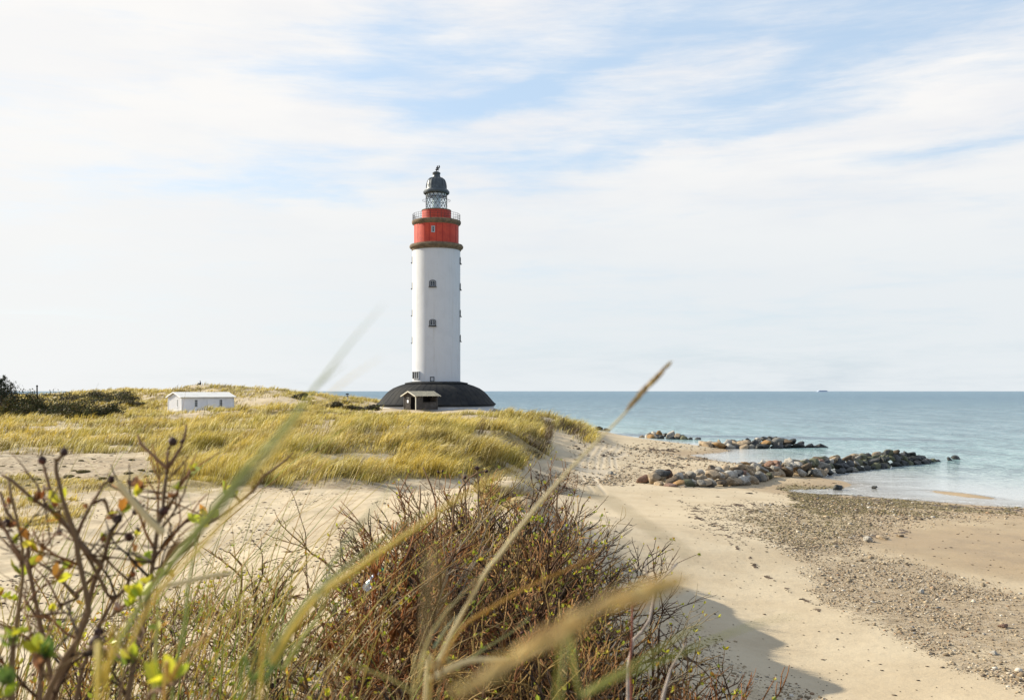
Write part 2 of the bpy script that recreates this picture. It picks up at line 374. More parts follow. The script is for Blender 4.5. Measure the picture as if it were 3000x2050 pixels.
qi, qj = np.meshgrid(np.arange(NR - 1), np.arange(NA), indexing='ij'); qj2 = (qj + 1) % NA
quads = np.stack([qi * NA + qj, qi * NA + qj2, (qi + 1) * NA + qj2, (qi + 1) * NA + qj], -1).reshape(-1, 4)[:, ::-1]
# centre disc
TX = np.r_[TX, 0]; TY = np.r_[TY, 0]; TZ = np.r_[TZ, gz(0, 0)]
cf = np.stack([np.arange(NA), (np.arange(NA) + 1) % NA, np.full(NA, NR * NA)], 1)[:, ::-1]
PX, PY = proj(TX, TY, TZ); front = TY > 1
nz = fbm(TX * .5, TY * .5, 4); nz2 = fbm(TX * 2.1 + 9, TY * 2.1, 3)
wx = PX + (fbm(TX * .35, TY * .35 + 50, 4) - .5) * 160; wy = PY + (fbm(TX * .35 + 80, TY * .35, 4) - .5) * 60      # frayed outlines
def SP(poly, s): return soft_poly(wx, wy, poly, s) * front
beach = (TZ < 2.2) & (TX > -3)
peb = .95 * SP([(2330,1670),(2480,1610),(2700,1650),(3100,1780),(3100,2060),(2960,2010),(2640,1870),(2420,1770)], 35)
peb = np.maximum(peb, 0.70 * SP([(2060,1500),(2250,1500),(2420,1440),(2560,1470),(2750,1490),(3000,1500),(3000,1520),(2700,1530),(2500,1600),(2380,1670),(2260,1610),(2130,1545)], 22))
peb = np.maximum(peb, 0.42 * SP([(1700,1280),(2000,1290),(2250,1330),(2300,1360),(1900,1400),(1700,1400),(1640,1340)], 14))
peb = np.maximum(peb, 0.85 * SP([(1540,1390),(1640,1375),(1900,1378),(1890,1410),(1640,1440),(1600,1540),(1560,1560)], 14))
peb = np.maximum(peb, 0.45 * SP([(1900,1740),(1990,1800),(2330,1990),(2500,2080),(2200,2080),(1960,1880)], 25))
peb = np.maximum(peb, 0.75 * sst(nz, .38, .6) * ((PX < 1300) & (PY > 1320) & (PY < 1440)) * front)
peb = np.maximum(peb, 0.85 * SP([(120,1330),(420,1320),(480,1400),(300,1420),(0,1390),(0,1340)], 14))
peb = np.maximum(peb, 0.75 * SP([(880,1265),(960,1230),(1000,1250),(960,1290),(900,1290)], 8))
weed = SP([(2300,1420),(2420,1420),(2470,1440),(2700,1475),(3000,1485),(3000,1500),(2700,1500),(2560,1500),(2430,1530),(2320,1500)], 14) * .9
weed = np.maximum(weed, .50 * SP([(2050,1500),(2300,1490),(2500,1500),(2600,1540),(2450,1600),(2300,1610),(2130,1540)], 25))
weed = np.maximum(weed, SP([(2010,1480),(2090,1540),(2230,1640),(2160,1600),(2050,1520)], 14) * .5)
wet = sst(TZ, .42, .05) * (TZ > -3) * (TX > 5)
wet = np.maximum(wet, SP([(2500,1530),(3100,1520),(3100,1720),(2700,1640),(2450,1590)], 40) * 1.0)
wet = np.maximum(wet, SP([(2300,1640),(2700,1640),(3100,1760),(3100,1960),(2700,1840)], 60) * .4)
wrack = np.zeros_like(TX)
for ln in ([(2010,1490),(2060,1520),(2130,1570),(2180,1640),(2200,1680),(2290,1720),(2400,1790)], [(2330,1612),(2390,1606),(2490,1590),(2600,1570),(2650,1555)], [(2260,1495),(2180,1500),(2100,1490),(2160,1482),(2260,1480)],
           [(1900,1318),(1980,1323)], [(1830,1370),(1910,1375)], [(1950,1360),(2020,1372)], [(2080,1340),(2130,1336)], [(1960,1350),(2060,1345)], [(1750,1335),(1830,1332)], [(2470,1436),(2560,1470),(2700,1480),(2860,1492),(3010,1496)]):
    wrack = np.maximum(wrack, sst(line_dist(PX + (nz - .5) * 90, PY + (nz2 - .5) * 22, ln), 8, 1) * front * sst(nz2, .42, .6) * .9)
track = np.zeros_like(TX)
for ln in ([(1745,1310),(1725,1340),(1722,1375),(1718,1400)], [(1768,1305),(1748,1335),(1748,1372),(1740,1400),(1762,1430),(1775,1445)], [(1800,1305),(1770,1330),(1764,1365),(1758,1385)], [(1815,1312),(1788,1340),(1790,1372),(1768,1392),(1752,1400)],
           [(1715,1330),(1700,1360),(1705,1400),(1740,1440)], [(1832,1330),(1800,1340),(1810,1375)], [(1690,1370),(1720,1378),(1780,1380)], [(1690,1385),(1760,1395)]):
    track = np.maximum(track, sst(line_dist(PX, PY, ln), 6, 2) * front)
moss = 1.0 * SP([(0,1385),(250,1400),(560,1400),(700,1415),(640,1440),(300,1445),(0,1440)], 14)
land = sst(TZ, 1.7, 2.6)
GR_POLY = [  # (outline in photo pixels, least and most distance, density, height, dryness): where the marram grass stands
 ([(600,1225),(760,1200),(900,1200),(1080,1198),(1400,1194),(1640,1215),(1720,1255),(1750,1292),(1700,1292),(1650,1262),(1612,1256),(1600,1290),(1606,1335),(1560,1352),(1500,1340),(1530,1372),(1500,1392),(1400,1398),(1200,1404),(1000,1420),(800,1425),(560,1405),(440,1390),(450,1330),(520,1280)], 38, 135, 1.0, .75),
 ([(-300,1226),(60,1228),(430,1216),(620,1206),(760,1200),(700,1240),(560,1300),(470,1325),(300,1325),(0,1325),(-300,1330)], 50, 150, .9, .6),
 ([(-300,1120),(1120,1120),(1120,1196),(900,1208),(640,1212),(430,1220),(330,1226),(-300,1226)], 118, 290, .9, .6),
 ([(1380,1440),(1480,1425),(1545,1440),(1560,1500),(1540,1530),(1480,1500),(1400,1470)], 22, 40, .8, .38),
 ([(0,1396),(250,1402),(560,1398),(720,1412),(640,1436),(300,1442),(0,1440)], 36, 46, .45, .22),
 ([(0,1445),(180,1440),(260,1500),(140,1560),(0,1540)], 24, 40, .35, .22),
 ([(1620,1340),(1690,1375),(1600,1352)], 60, 90, .4, .25),
]
SAND_HOLES = [([(690,1163),(800,1158),(900,1168),(880,1192),(760,1195),(690,1188)], 10), ([(880,1262),(960,1230),(1000,1248),(960,1290),(900,1288)], 8), ([(560,1238),(700,1240),(690,1262),(580,1262)], 6), ([(1420,1222),(1520,1228),(1500,1252),(1440,1246)], 6),
              ([(330,1232),(400,1228),(380,1252),(340,1250)], 6), ([(150,1238),(250,1236),(240,1258),(160,1256)], 6), ([(120,1168),(160,1172),(150,1184),(110,1180)], 3), ([(478,1196),(600,1196),(625,1208),(600,1215),(480,1218)], 3)]
def grass_density(X, Y, Z):
    px, py = proj(X, Y, Z); d = np.zeros_like(X); h = np.zeros_like(X)
    wxx = px + (fbm(X * .8, Y * .8, 3) - .5) * 60; wyy = py + (fbm(X * .8 + 30, Y * .8, 3) - .5) * 18
    for poly, ya, yb, de, he in GR_POLY:
        k = soft_poly(wxx, wyy, poly, 8) * (Y > ya) * (Y < yb); h = np.where(k * de > d, he, h); d = np.maximum(d, k * de)
    for poly, s in SAND_HOLES: d = d * (1 - 0.93 * soft_poly(wxx, wyy, poly, s))
    d = d * (0.15 + 0.85 * sst(fbm(X * .45 + 70, Y * .45, 4), .36, .48)) * sst(Z, 1.2, 2.0)
    d = d * (np.hypot(X + 13, Y - 172) > 10.6) * (np.hypot(X - (588 - CX) / F * 201, Y - 200) > 2.2)
    return d, h
grs, _ = grass_density(TX, TY, TZ)
peb = peb * (1 - track * .8)
ground_at = {'peb': peb * (0.55 + .45 * sst(nz2, .3, .6)), 'wet': wet, 'weed': weed, 'wrack': wrack, 'track': track, 'moss': moss, 'grs': grs, 'land': land}
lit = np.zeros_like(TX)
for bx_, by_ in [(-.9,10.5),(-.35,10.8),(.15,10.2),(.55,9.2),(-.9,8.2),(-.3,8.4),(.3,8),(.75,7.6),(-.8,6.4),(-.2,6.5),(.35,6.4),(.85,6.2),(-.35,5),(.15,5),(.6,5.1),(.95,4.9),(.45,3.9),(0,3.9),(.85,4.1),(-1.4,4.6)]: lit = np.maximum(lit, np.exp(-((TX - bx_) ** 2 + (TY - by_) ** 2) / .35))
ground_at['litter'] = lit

mg = bpy.data.materials.new('sand_and_shingle'); mg.use_nodes = True; t = NT(mg.node_tree); b = t.n['Principled BSDF']
ge = t.node('ShaderNodeNewGeometry'); P3 = ge.outputs['Position']
def A(n): return t.node('ShaderNodeAttribute', attribute_name=n).outputs['Fac']
c = t.mix(t.sstep(t.noise(P3, .35, 5, .6), .35, .65), (0.435, 0.36, 0.245), (0.38, 0.305, 0.20))
c = t.mix(t.m('MULTIPLY', t.sstep(t.noise(P3, 5, 4, .7), .5, .75), .35), c, (0.33, 0.26, 0.175))
c = t.mix(t.m('MULTIPLY', A('wet'), 0.85), c, t.mix(t.sstep(t.noise(P3, .5, 4), .4, .65), (0.29, 0.20, 0.10), (0.235, 0.16, 0.08)))
# scattered dark bits everywhere, dense in the shingle
sp1 = t.noise(P3, 16, 3, .8); sp2 = t.noise(P3, 5.5, 5, .85)
few = t.m('MULTIPLY', t.sstep(sp1, .70, .74), t.sstep(t.noise(P3, .8, 3), .45, .6))
c = t.mix(t.m('MULTIPLY', few, .8), c, (0.13, 0.10, 0.07))
vor = t.node('ShaderNodeTexVoronoi', {'Vector': P3, 'Scale': 9.0}); vcol = t.node('ShaderNodeSeparateColor', {0: vor.outputs['Color']})
pebc = t.ramp(vcol.outputs[0], [(0, (0.10, 0.075, 0.05)), (.3, (0.22, 0.155, 0.085)), (.6, (0.31, 0.225, 0.13)), (.85, (0.39, 0.32, 0.23)), (1, (0.18, 0.145, 0.11))])
vo2 = t.node('ShaderNodeTexVoronoi', {'Vector': P3, 'Scale': 3.4}); vcol2 = t.node('ShaderNodeSeparateColor', {0: vo2.outputs['Color']})
pebc = t.mix(.3, pebc, t.ramp(vcol2.outputs[1], [(0, (0.10, 0.075, 0.045)), (.5, (0.25, 0.19, 0.12)), (1, (0.38, 0.31, 0.21))]))
pm = t.sstep(t.m('ADD', A('peb'), t.m('MULTIPLY', t.m('SUBTRACT', sp2, .5), 1.7)), .45, .62)
c = t.mix(t.m('MULTIPLY', pm, .68), c, pebc)
wm = t.sstep(t.m('ADD', A('weed'), t.m('MULTIPLY', t.m('SUBTRACT', sp2, .5), 1.6)), .42, .7)
c = t.mix(t.m('MULTIPLY', wm, .8), c, t.mix(vcol.outputs[1], (0.10, 0.08, 0.028), (0.21, 0.165, 0.065)))
c = t.mix(t.sstep(t.m('ADD', A('wrack'), t.m('MULTIPLY', t.m('SUBTRACT', sp2, .5), .9)), .35, .6), c, (0.075, 0.048, 0.028))
c = t.mix(t.m('MULTIPLY', t.m('MULTIPLY', A('land'), t.sstep(t.noise(P3, 1.1, 6, .75), .47, .62)), .38), c, (0.21, 0.155, 0.085))
c = t.mix(t.m('MULTIPLY', A('track'), .75), c, (0.43, 0.365, 0.27))
mm = t.sstep(t.m('ADD', A('moss'), t.m('MULTIPLY', t.m('SUBTRACT', t.noise(P3, 3, 5, .7), .5), 1.4)), .4, .75)
c = t.mix(t.m('MULTIPLY', mm, .7), c, (0.22, 0.165, 0.05))
gm = t.sstep(t.m('ADD', A('grs'), t.m('MULTIPLY', t.m('SUBTRACT', t.noise(P3, 2.2, 5, .7), .5), 1.2)), .25, .75)
c = t.mix(t.m('MULTIPLY', gm, .85), c, t.mix(t.sstep(t.noise(P3, 4, 3), .4, .6), (0.15, 0.11, 0.04), (0.26, 0.195, 0.075)))
t.put(b.inputs['Base Color'], c); t.put(b.inputs['Roughness'], t.m('SUBTRACT', 0.95, t.m('MULTIPLY', A('wet'), .45))); t.put(b.inputs['Specular IOR Level'], .25)
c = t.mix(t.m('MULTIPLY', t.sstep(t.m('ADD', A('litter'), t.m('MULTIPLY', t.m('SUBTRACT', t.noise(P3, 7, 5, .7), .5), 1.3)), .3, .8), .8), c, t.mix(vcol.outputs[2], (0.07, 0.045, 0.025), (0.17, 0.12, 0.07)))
t.put(b.inputs['Base Color'], c)
hgt = t.m('ADD', t.m('MULTIPLY', t.noise(P3, 3.0, 6, .65), .6), t.m('MULTIPLY', t.m('MULTIPLY', sp2, pm), .6))
t.put(b.inputs['Normal'], t.node('ShaderNodeBump', {'Strength': .55, 'Distance': .09, 'Height': hgt}).outputs[0])
TZd = TZ - track * .03 + wrack * .02
loops = np.r_[quads.ravel(), cf.ravel()]; starts = np.r_[np.arange(len(quads)) * 4, len(quads) * 4 + np.arange(len(cf)) * 3]
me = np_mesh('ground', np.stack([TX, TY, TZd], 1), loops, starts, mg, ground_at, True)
tag(bpy.data.objects.new('ground', me), kind='structure'); COL.objects.link(bpy.data.objects['ground'])

# ------------------------------------------------------------------ sea
srad = [30.0]
while srad[-1] < 26000: srad.append(srad[-1] * (1.009 if srad[-1] < 500 else 1.06))
srad = np.array(srad); saz = np.concatenate([np.arange(-180, -33, 6.0), np.arange(-32, 32.01, 0.2), np.arange(36, 180, 6.0)])
A2, R2 = np.meshgrid(np.radians(saz), srad); SX = (np.sin(A2) * R2).ravel(); SY = (np.cos(A2) * R2).ravel()
near = R2.ravel() < 700; dep = np.full(len(SX), 8.0); dep[near] = -ground(SX[near], SY[near])
dep = np.clip(dep, -1, 8)
na = len(saz); i_, j_ = np.meshgrid(np.arange(len(srad) - 1), np.arange(na), indexing='ij'); j2 = (j_ + 1) % na
sq = np.stack([i_ * na + j_, i_ * na + j2, (i_ + 1) * na + j2, (i_ + 1) * na + j_], -1).reshape(-1, 4)[:, ::-1]
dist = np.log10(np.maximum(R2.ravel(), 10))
ms = bpy.data.materials.new('sea_water'); ms.use_nodes = True; t = NT(ms.node_tree); b = t.n['Principled BSDF']
P3 = t.node('ShaderNodeNewGeometry').outputs['Position']
dp = t.m('ADD', A('dep'), t.m('MULTIPLY', t.m('SUBTRACT', t.noise(P3, .03, 4), .5), .6)); ld = A('dist')
c = t.ramp(t.m('DIVIDE', dp, 4.0), [(0, (0.42, 0.42, 0.40)), (.07, (0.38, 0.41, 0.40)), (.22, (0.26, 0.39, 0.38)), (.5, (0.20, 0.335, 0.345)), (1, (0.13, 0.235, 0.27))])
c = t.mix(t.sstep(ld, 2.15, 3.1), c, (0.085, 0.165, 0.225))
def mp(sc, rot=0):
    n = t.node('ShaderNodeMapping', {0: P3}); n.inputs['Scale'].default_value = sc; n.inputs['Rotation'].default_value = (0, 0, R(rot)); return n.outputs[0]
chop = t.noise(mp((.55, 1.0, 1), 12), 1.0, 5, .62); chop2 = t.noise(mp((.10, .22, 1), -8), 1.0, 6, .7); rip = t.noise(mp((1.3, 3.2, 1), 20), 1.0, 3, .6)
far = t.sstep(ld, 2.1, 2.9)
dark = t.m('ADD', t.m('MULTIPLY', t.sstep(chop, .47, .62), t.m('SUBTRACT', 1.0, far)), t.m('MULTIPLY', t.sstep(chop2, .45, .6), far))
calm = t.sstep(dp, .05, .9)
spk = t.noise(mp((.9, .22, 1), 3), 1.0, 3, .7); spk2 = t.noise(mp((.16, .03, 1), -2), 1.0, 6, .85)
spm = t.m('MULTIPLY', t.m('ADD', t.m('MULTIPLY', t.m('SUBTRACT', spk, .5), t.m('SUBTRACT', 1.0, far)), t.m('MULTIPLY', t.m('SUBTRACT', spk2, .5), 1.3)), calm)
c = t.mix(t.sstep(spm, .0, .17, 0, .62), c, (0.04, 0.09, 0.12)); c = t.mix(t.sstep(spm, -.03, -.2, 0, .45), c, (0.42, 0.52, 0.54))  # wave shading and glints painted into the water colour as dark and pale flecks
t.put(b.inputs['Base Color'], c); t.put(b.inputs['IOR'], 1.333); t.put(b.inputs['Specular IOR Level'], .5)
t.put(b.inputs['Roughness'], t.sstep(ld, 1.8, 3.2, .10, .38))
hh = t.m('ADD', t.m('MULTIPLY', chop, .8), t.m('ADD', t.m('MULTIPLY', chop2, 2.2), t.m('MULTIPLY', rip, .2)))
bs = t.m('MULTIPLY', t.m('ADD', t.m('MULTIPLY', calm, .92), .08), 1.0)
t.put(b.inputs['Normal'], t.node('ShaderNodeBump', {'Strength': bs, 'Distance': 1.0, 'Height': hh}).outputs[0])
foam = t.m('MULTIPLY', t.sstep(t.m('ABSOLUTE', t.m('SUBTRACT', A('dep'), t.m('MULTIPLY', t.noise(P3, .5, 3), .07))), .022, .006), t.sstep(t.noise(P3, 3.0, 4, .7), .42, .6))
foam2 = t.m('MULTIPLY', t.sstep(t.m('ABSOLUTE', t.m('SUBTRACT', A('dep'), t.m('ADD', .10, t.m('MULTIPLY', t.noise(P3, .3, 3), .22)))), .012, .002), t.sstep(t.noise(P3, 1.2, 4, .7), .5, .62))
fm_ = foam; c = t.mix(fm_, c, (.62, .63, .62)); t.put(b.inputs['Base Color'], c)
t.put(b.inputs['Alpha'], t.m('MAXIMUM', t.sstep(A('dep'), -.02, .16, .55, 1.0), fm_))
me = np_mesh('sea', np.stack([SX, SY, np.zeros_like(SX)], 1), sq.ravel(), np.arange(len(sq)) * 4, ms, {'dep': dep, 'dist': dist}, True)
COL.objects.link(tag(bpy.data.objects.new('sea', me), kind='structure'))

# ------------------------------------------------------------------ lighthouse
LX, LY = (1278.6 - CX) / F * 172, 172.0; S = 172 / F
def lz(py): return CZ + (HY - py) * S                         # height on the tower axis of a photo row
LC = Vector((LX, LY, 3.72))
lh = empty('lighthouse', LC, 'tall white round lighthouse with red top and black lantern dome', 'lighthouse')
RT = 69.8 * S
def L_(prof): return [(r * S, lz(y)) for r, y in prof]
def latheL(name, prof, m, segs=64, parent=lh, closed=False, smooth='auto'):
    mb = MB(); mb.lathe(L_(prof), (LX, LY, 0), segs, closed); return mb.build(name, m, parent, smooth)
shaft = latheL('tower_shaft', [(70, 1124), (69.8, 727)], M['white'], 96)
latheL('cornice', [(69.5, 735.5), (72, 735), (73, 731), (77, 729), (78.6, 726), (78.6, 722.5), (76.5, 721.5), (76.5, 719), (66, 716.5)], M['stone'], 96)
drum = latheL('red_drum', [(65.2, 724), (65.2, 656)], M['red'], 96)
latheL('cornice', [(64.5, 663), (66, 662), (67, 659.5), (70, 657.5), (71.8, 655), (71.8, 650), (69.5, 648.5), (40, 648)], M['stone'], 96)
latheL('watch_drum', [(42.2, 649), (42.2, 618.5)], M['red'], 64)
latheL('drum_cap', [(42, 619.5), (43.4, 619), (43.4, 616.8), (30, 615.8)], M['stone'], 64)
gl = latheL('lantern_glass', [(30.6, 616.5), (30.6, 562)], M['glass'], 48, smooth=True)
mb = MB()
for d in (-1, 1):
    for k in range(16):
        a0 = 2 * math.pi * k / 16; P = []
        for i in range(9):
            f = i / 8; a = a0 + d * f * 2 * math.pi * 3 / 16
            P.append((LX + 30.9 * S * math.cos(a), LY + 30.9 * S * math.sin(a), lz(616.5 - f * 53)))
        mb.tube(P, 0.033, 4)
for y in (616, 598, 580, 564):
    mb.tube([(LX + 31 * S * math.cos(a), LY + 31 * S * math.sin(a), lz(y)) for a in np.linspace(0, 2 * math.pi, 41)], 0.035, 4)
mb.build('glazing_lattice', M['iron'], lh)
latheL('lens_housing', [(0.1, 614), (11, 614), (12, 608), (12, 580), (9, 574), (0.1, 573)], mat('lens_glass', (0.55, 0.62, 0.60), .2, .6), 24)
latheL('lantern_blind', [(29.8, 576), (29.8, 563)], mat('pale_blind', (0.42, 0.42, 0.38), .7), 48, smooth=True)
latheL('dome', [(37.5, 568), (38.4, 565.5), (38.2, 562), (36, 560), (35, 557.5), (31, 556), (29.8, 553), (29.4, 546), (28.4, 539), (26.4, 532), (23.5, 527), (19.5, 523.5), (14, 522), (12.4, 520), (11, 516), (10.8, 511), (11.8, 509.6), (12, 507.6), (10.5, 505.6), (7, 503.5), (3, 502.2), (0.6, 501.8)], M['lead'], 48)
mb = MB()
prof = [(30.2, 556), (29.9, 546), (28.9, 539), (26.8, 531.6), (23.8, 526.6), (19.8, 523.2), (14, 521.6)]
for k in range(16):
    a = 2 * math.pi * k / 16
    mb.tube([(LX + r * S * math.cos(a), LY + r * S * math.sin(a), lz(y)) for r, y in prof], 0.045, 4)
mb.lathe(L_([(35, 569.6), (37.5, 568)]), (LX, LY, 0), 48)
mb.build('dome_seams', M['lead'], lh)
mb = MB()  # the weather vane: stem, ball, scroll-shaped bird
x0, z0 = LX, 0
mb.tube([(LX, LY, lz(502)), (LX, LY, lz(490))], 0.06, 6)
mb.lathe([(0.01, lz(499.5)), (.16, lz(498.8)), (.2, lz(497)), (.16, lz(495.5)), (.01, lz(494.8))], (LX, LY, 0), 10)
def vp(x, y): return (LX + (x - 1283) * S * 1.0 + .25, LY, lz(y))
mb.tube([vp(1279.5, 500.5), vp(1279.8, 497), vp(1281.5, 496.2), vp(1283, 498), vp(1286.5, 499)], [.10, .10, .11, .10, .08], 5)
mb.tube([vp(1280.3, 487.4), vp(1281.4, 486.2), vp(1281.6, 489), vp(1281.2, 492.5), vp(1283.5, 494), vp(1286, 492), vp(1287.4, 488), vp(1286.4, 485.4), vp(1285.2, 485.8)], [.07, .1, .11, .12, .16, .14, .12, .10, .07], 5)
mb.build('weather_vane', M['iron'], lh)
def ringrail(name, r, ys, ypost, n, parent=lh, thick=.022, brackets=False):
    mb = MB()
    for y in ys: mb.tube([(LX + r * S * math.cos(a), LY + r * S * math.sin(a), lz(y)) for a in np.linspace(0, 2 * math.pi, 61)], thick, 4)
    for k in range(n):
        a = 2 * math.pi * (k + .35) / n; cx, cy = LX + r * S * math.cos(a), LY + r * S * math.sin(a)
        if ypost: mb.tube([(cx, cy, lz(ypost[0])), (cx, cy, lz(ypost[1]))], thick * (1.7 if k % 3 == 0 else 1.1), 4)
        if brackets: mb.tube([(cx, cy, lz(ys[0])), (LX + 31 * S * math.cos(a), LY + 31 * S * math.sin(a), lz(ys[0]))], thick, 4)
    return mb.build(name, M['iron'], parent)
ringrail('gallery_railing', 69, (629.5, 636, 642.5), (629, 649), 42, thick=.026)
ringrail('lantern_handrail', 41, (588,), None, 12, brackets=True)
mb = MB()
for a in (R(-92), R(-60), R(150), R(30)):
    d = Vector((math.cos(a), math.sin(a), 0)); p = Vector((LX, LY, lz(604))) + d * 31 * S; mb.bar(p, p + d * .28, .05); mb.bar(p + Vector((0, 0, .22)), p + d * .28 + Vector((0, 0, .22)), .05)
mb.build('lantern_bracket', M['iron'], lh)
def frame_at(phi, r):
    """axes on the tower's skin: phi 0 faces the camera, positive to the right"""
    W = Vector((math.sin(phi), -math.cos(phi), 0)); U = Vector((math.cos(phi), math.sin(phi), 0)); return Vector((LX, LY, 0)) + W * r, U, Vector((0, 0, 1)), W
def arch(w_, h, rise, n=8, cx=0, cz=0):
    p = [(-w_ / 2, -h / 2), (w_ / 2, -h / 2)]
    for i in range(n + 1):
        a = math.pi * i / n; p.append((math.cos(a) * w_ / 2, h / 2 - rise + math.sin(a) * rise))
    return [(u + cx, v + cz) for u, v in p]
def tower_window(phi_deg, ymid, w_=1.16, h=1.12, rise=.32, r=RT, frame='dark', inner='greyf', cols=2, rows=3, sill=True):
    o, U, V_, W = frame_at(R(phi_deg), r - .10); o = o + V_ * lz(ymid)
    mb = MB(); mb.ring(arch(w_, h, rise), arch(w_ - .22, h - .2, rise * .8), o, U, V_, W, -.1, .17); fr = mb.build('window_frame', M[frame], lh)
    mb = MB(); mb.prism(arch(w_ - .22, h - .2, rise * .8), o, U, V_, W, -.05, .105); mb.build('window_pane', M['pane'], fr)
    mb = MB(); w2, h2 = w_ - .22, h - .2; mb.ring(arch(w2 - .005, h2 - .005, rise * .8), arch(w2 - .2, h2 - .18, rise * .55), o, U, V_, W, .10, .135)
    for i in range(1, cols): u = -w2 / 2 + w2 * i / cols; mb.prism([(u - .03, -h2 / 2 + .05), (u + .03, -h2 / 2 + .05), (u + .03, h2 / 2 - .05), (u - .03, h2 / 2 - .05)], o, U, V_, W, .108, .130)
    for i in range(1, rows): v = -h2 / 2 + h2 * i / rows; mb.prism([(-w2 / 2 + .05, v - .022), (w2 / 2 - .05, v - .022), (w2 / 2 - .05, v + .022), (-w2 / 2 + .05, v + .022)], o, U, V_, W, .109, .128)
    mb.build('glazing_bars', M[inner], fr)
    if sill:
        mb = MB(); mb.prism([(-w_ / 2 - .1, -h / 2 - .12), (w_ / 2 + .1, -h / 2 - .12), (w_ / 2 + .1, -h / 2 - .003), (-w_ / 2 - .1, -h / 2 - .003)], o, U, V_, W, 0, .32); mb.build('window_sill', M['dark'], fr)
for y in (837, 949.5): tower_window(-4.6, y)
for y in (763, 839, 917, 990): tower_window(88.0, y)
for y in (760, 836, 915, 995): tower_window(-94, y)
tower_window(-3.8, 681.5, .62, 1.12, .02, 65.2 * S, 'greyf', 'greyf', 1, 2, False)
tower_window(-5.6, 1111, .74, .82, .02, RT, 'dark', 'greyf', 2, 2, False)
mb = MB(); o, U, V_, W = frame_at(R(-52), RT - .12); o = o + V_ * lz(1099.5)
def rect(w_, h): return [(-w_ / 2, -h / 2), (w_ / 2, -h / 2), (w_ / 2, h / 2), (-w_ / 2, h / 2)]
mb.ring(rect(2.0, 1.28), rect(1.84, 1.12), o, U, V_, W, -.1, .30)
for u in (-.3, .3): mb.prism([(u - .05, -.56), (u + .05, -.56), (u + .05, .56), (u - .05, .56)], o, U, V_, W, .0, .29)
lv = mb.build('vent_grille', M['greyf'], lh)
mb = MB()
for i in range(12):
    z = -.52 + i * .095; mb.prism([(-.92, z - .012), (.92, z - .012), (.92, z + .03), (-.92, z + .03)], o, U, V_, W, .05, .2)
mb.prism(rect(1.84, 1.12), o, U, V_, W, -.05, .04); mb.build('louvre', M['dark'], lv)
mb = MB()
for phi in (-51, -27, -14, 4, 20, 41, 62, -70):      # faint plaster lines of the red drum
    o, U, V_, W = frame_at(R(phi), 65.2 * S - .02); mb.prism([(-.04, lz(720)), (.04, lz(720)), (.04, lz(664)), (-.04, lz(664))], o, U, V_, W, 0, .04)
mb.build('drum_rib', mat('dark_red', (0.30, 0.025, 0.02), .7), lh)
mb = MB()
for k in range(48):
    a = 2 * math.pi * k / 48; mb.box((LX + 68 * S * math.cos(a), LY + 68 * S * math.sin(a), lz(656.3)), (.30, .16, .26), Matrix.Rotation(a, 3, 'Z'))
mb.build('corbel', M['stone'], lh)
# wide dark skirt roof round the foot, twenty-four facets with standing seams
NS = 24
sk = L_([(71, 1117.8), (92, 1121.5), (93, 1123.2), (90, 1124.4), (108, 1130), (126, 1137.5), (140, 1147), (150, 1157), (160, 1169), (168, 1178), (174.5, 1183.5), (174.5, 1185), (168, 1187)])
mb = MB(); mb.lathe(sk, (LX, LY, 0), 96); mb.build('skirt_roof', M['tar'], lh, 'auto')
mb = MB()
for k in range(44):
    a = 2 * math.pi * (k + .5) / 44; mb.tube([(LX + (r - .005) * math.cos(a), LY + (r - .005) * math.sin(a), z + .01) for r, z in sk[3:11]], .03, 4)
mb.build('roof_seam', M['tar'], lh)
mb = MB(); mb.lathe([(168 * S, 3.2), (168 * S, lz(1187))], (LX, LY, 0), 96); mb.build('base_wall', M['white'], lh, 'auto')
mb = MB(); mb.lathe([(168 * S, lz(1189.5)), (171 * S, lz(1189)), (171 * S, lz(1186.5)), (167 * S, lz(1186))], (LX, LY, 0), 96); mb.build('eaves_board', M['dark'], lh, 'auto')

# ------------------------------------------------------------------ the two huts
def corrugated(mb, A0, A1, B0, B1, n, amp):
    """a sheet between edge A (ridge) and edge B (eave), with thickness"""
    V = []
    for k in range(2):
        for i in range(n + 1):
            f = i / n; dz = Vector((0, 0, amp * math.cos(math.pi * i) - k * .03)); V += [A0.lerp(A1, f) + dz, B0.lerp(B1, f) + dz]
    m = 2 * (n + 1); fs = []
    for i in range(n):
        a = 2 * i; fs += [(a, a + 1, a + 3, a + 2), (m + a, m + a + 2, m + a + 3, m + a + 1), (a, a + 2, m + a + 2, m + a), (a + 1, m + a + 1, m + a + 3, a + 3)]
    fs += [(0, m, m + 1, 1), (2 * n, 2 * n + 1, m + 2 * n + 1, m + 2 * n)]
    mb.add(V, fs)
def boards(mb, o, U, V_, W, w_, h0, h1, pitch, holes=(), d0=0.0, d1=.03, gable=None):
    """upright battens over a wall; holes are (u0, u1, v0, v1)"""
    u = pitch / 2
    while u < w_:
        top = h1 if gable is None else h1 + gable * (1 - abs(u - w_ / 2) / (w_ / 2))
        segs = [(h0, top)]
        for (a, b_, c_, d_) in holes:
            if a - .04 < u < b_ + .04:
                ns = []
                for (s0, s1) in segs:
                    if c_ > s0: ns.append((s0, min(s1, c_)))
                    if d_ < s1: ns.append((max(s0, d_), s1))
                segs = [q for q in ns if q[1] - q[0] > .05]
        for s0, s1 in segs: mb.prism([(u - .025, s0), (u + .025, s0), (u + .025, s1), (u - .025, s1)], o, U, V_, W, d0, d1)
        u += pitch
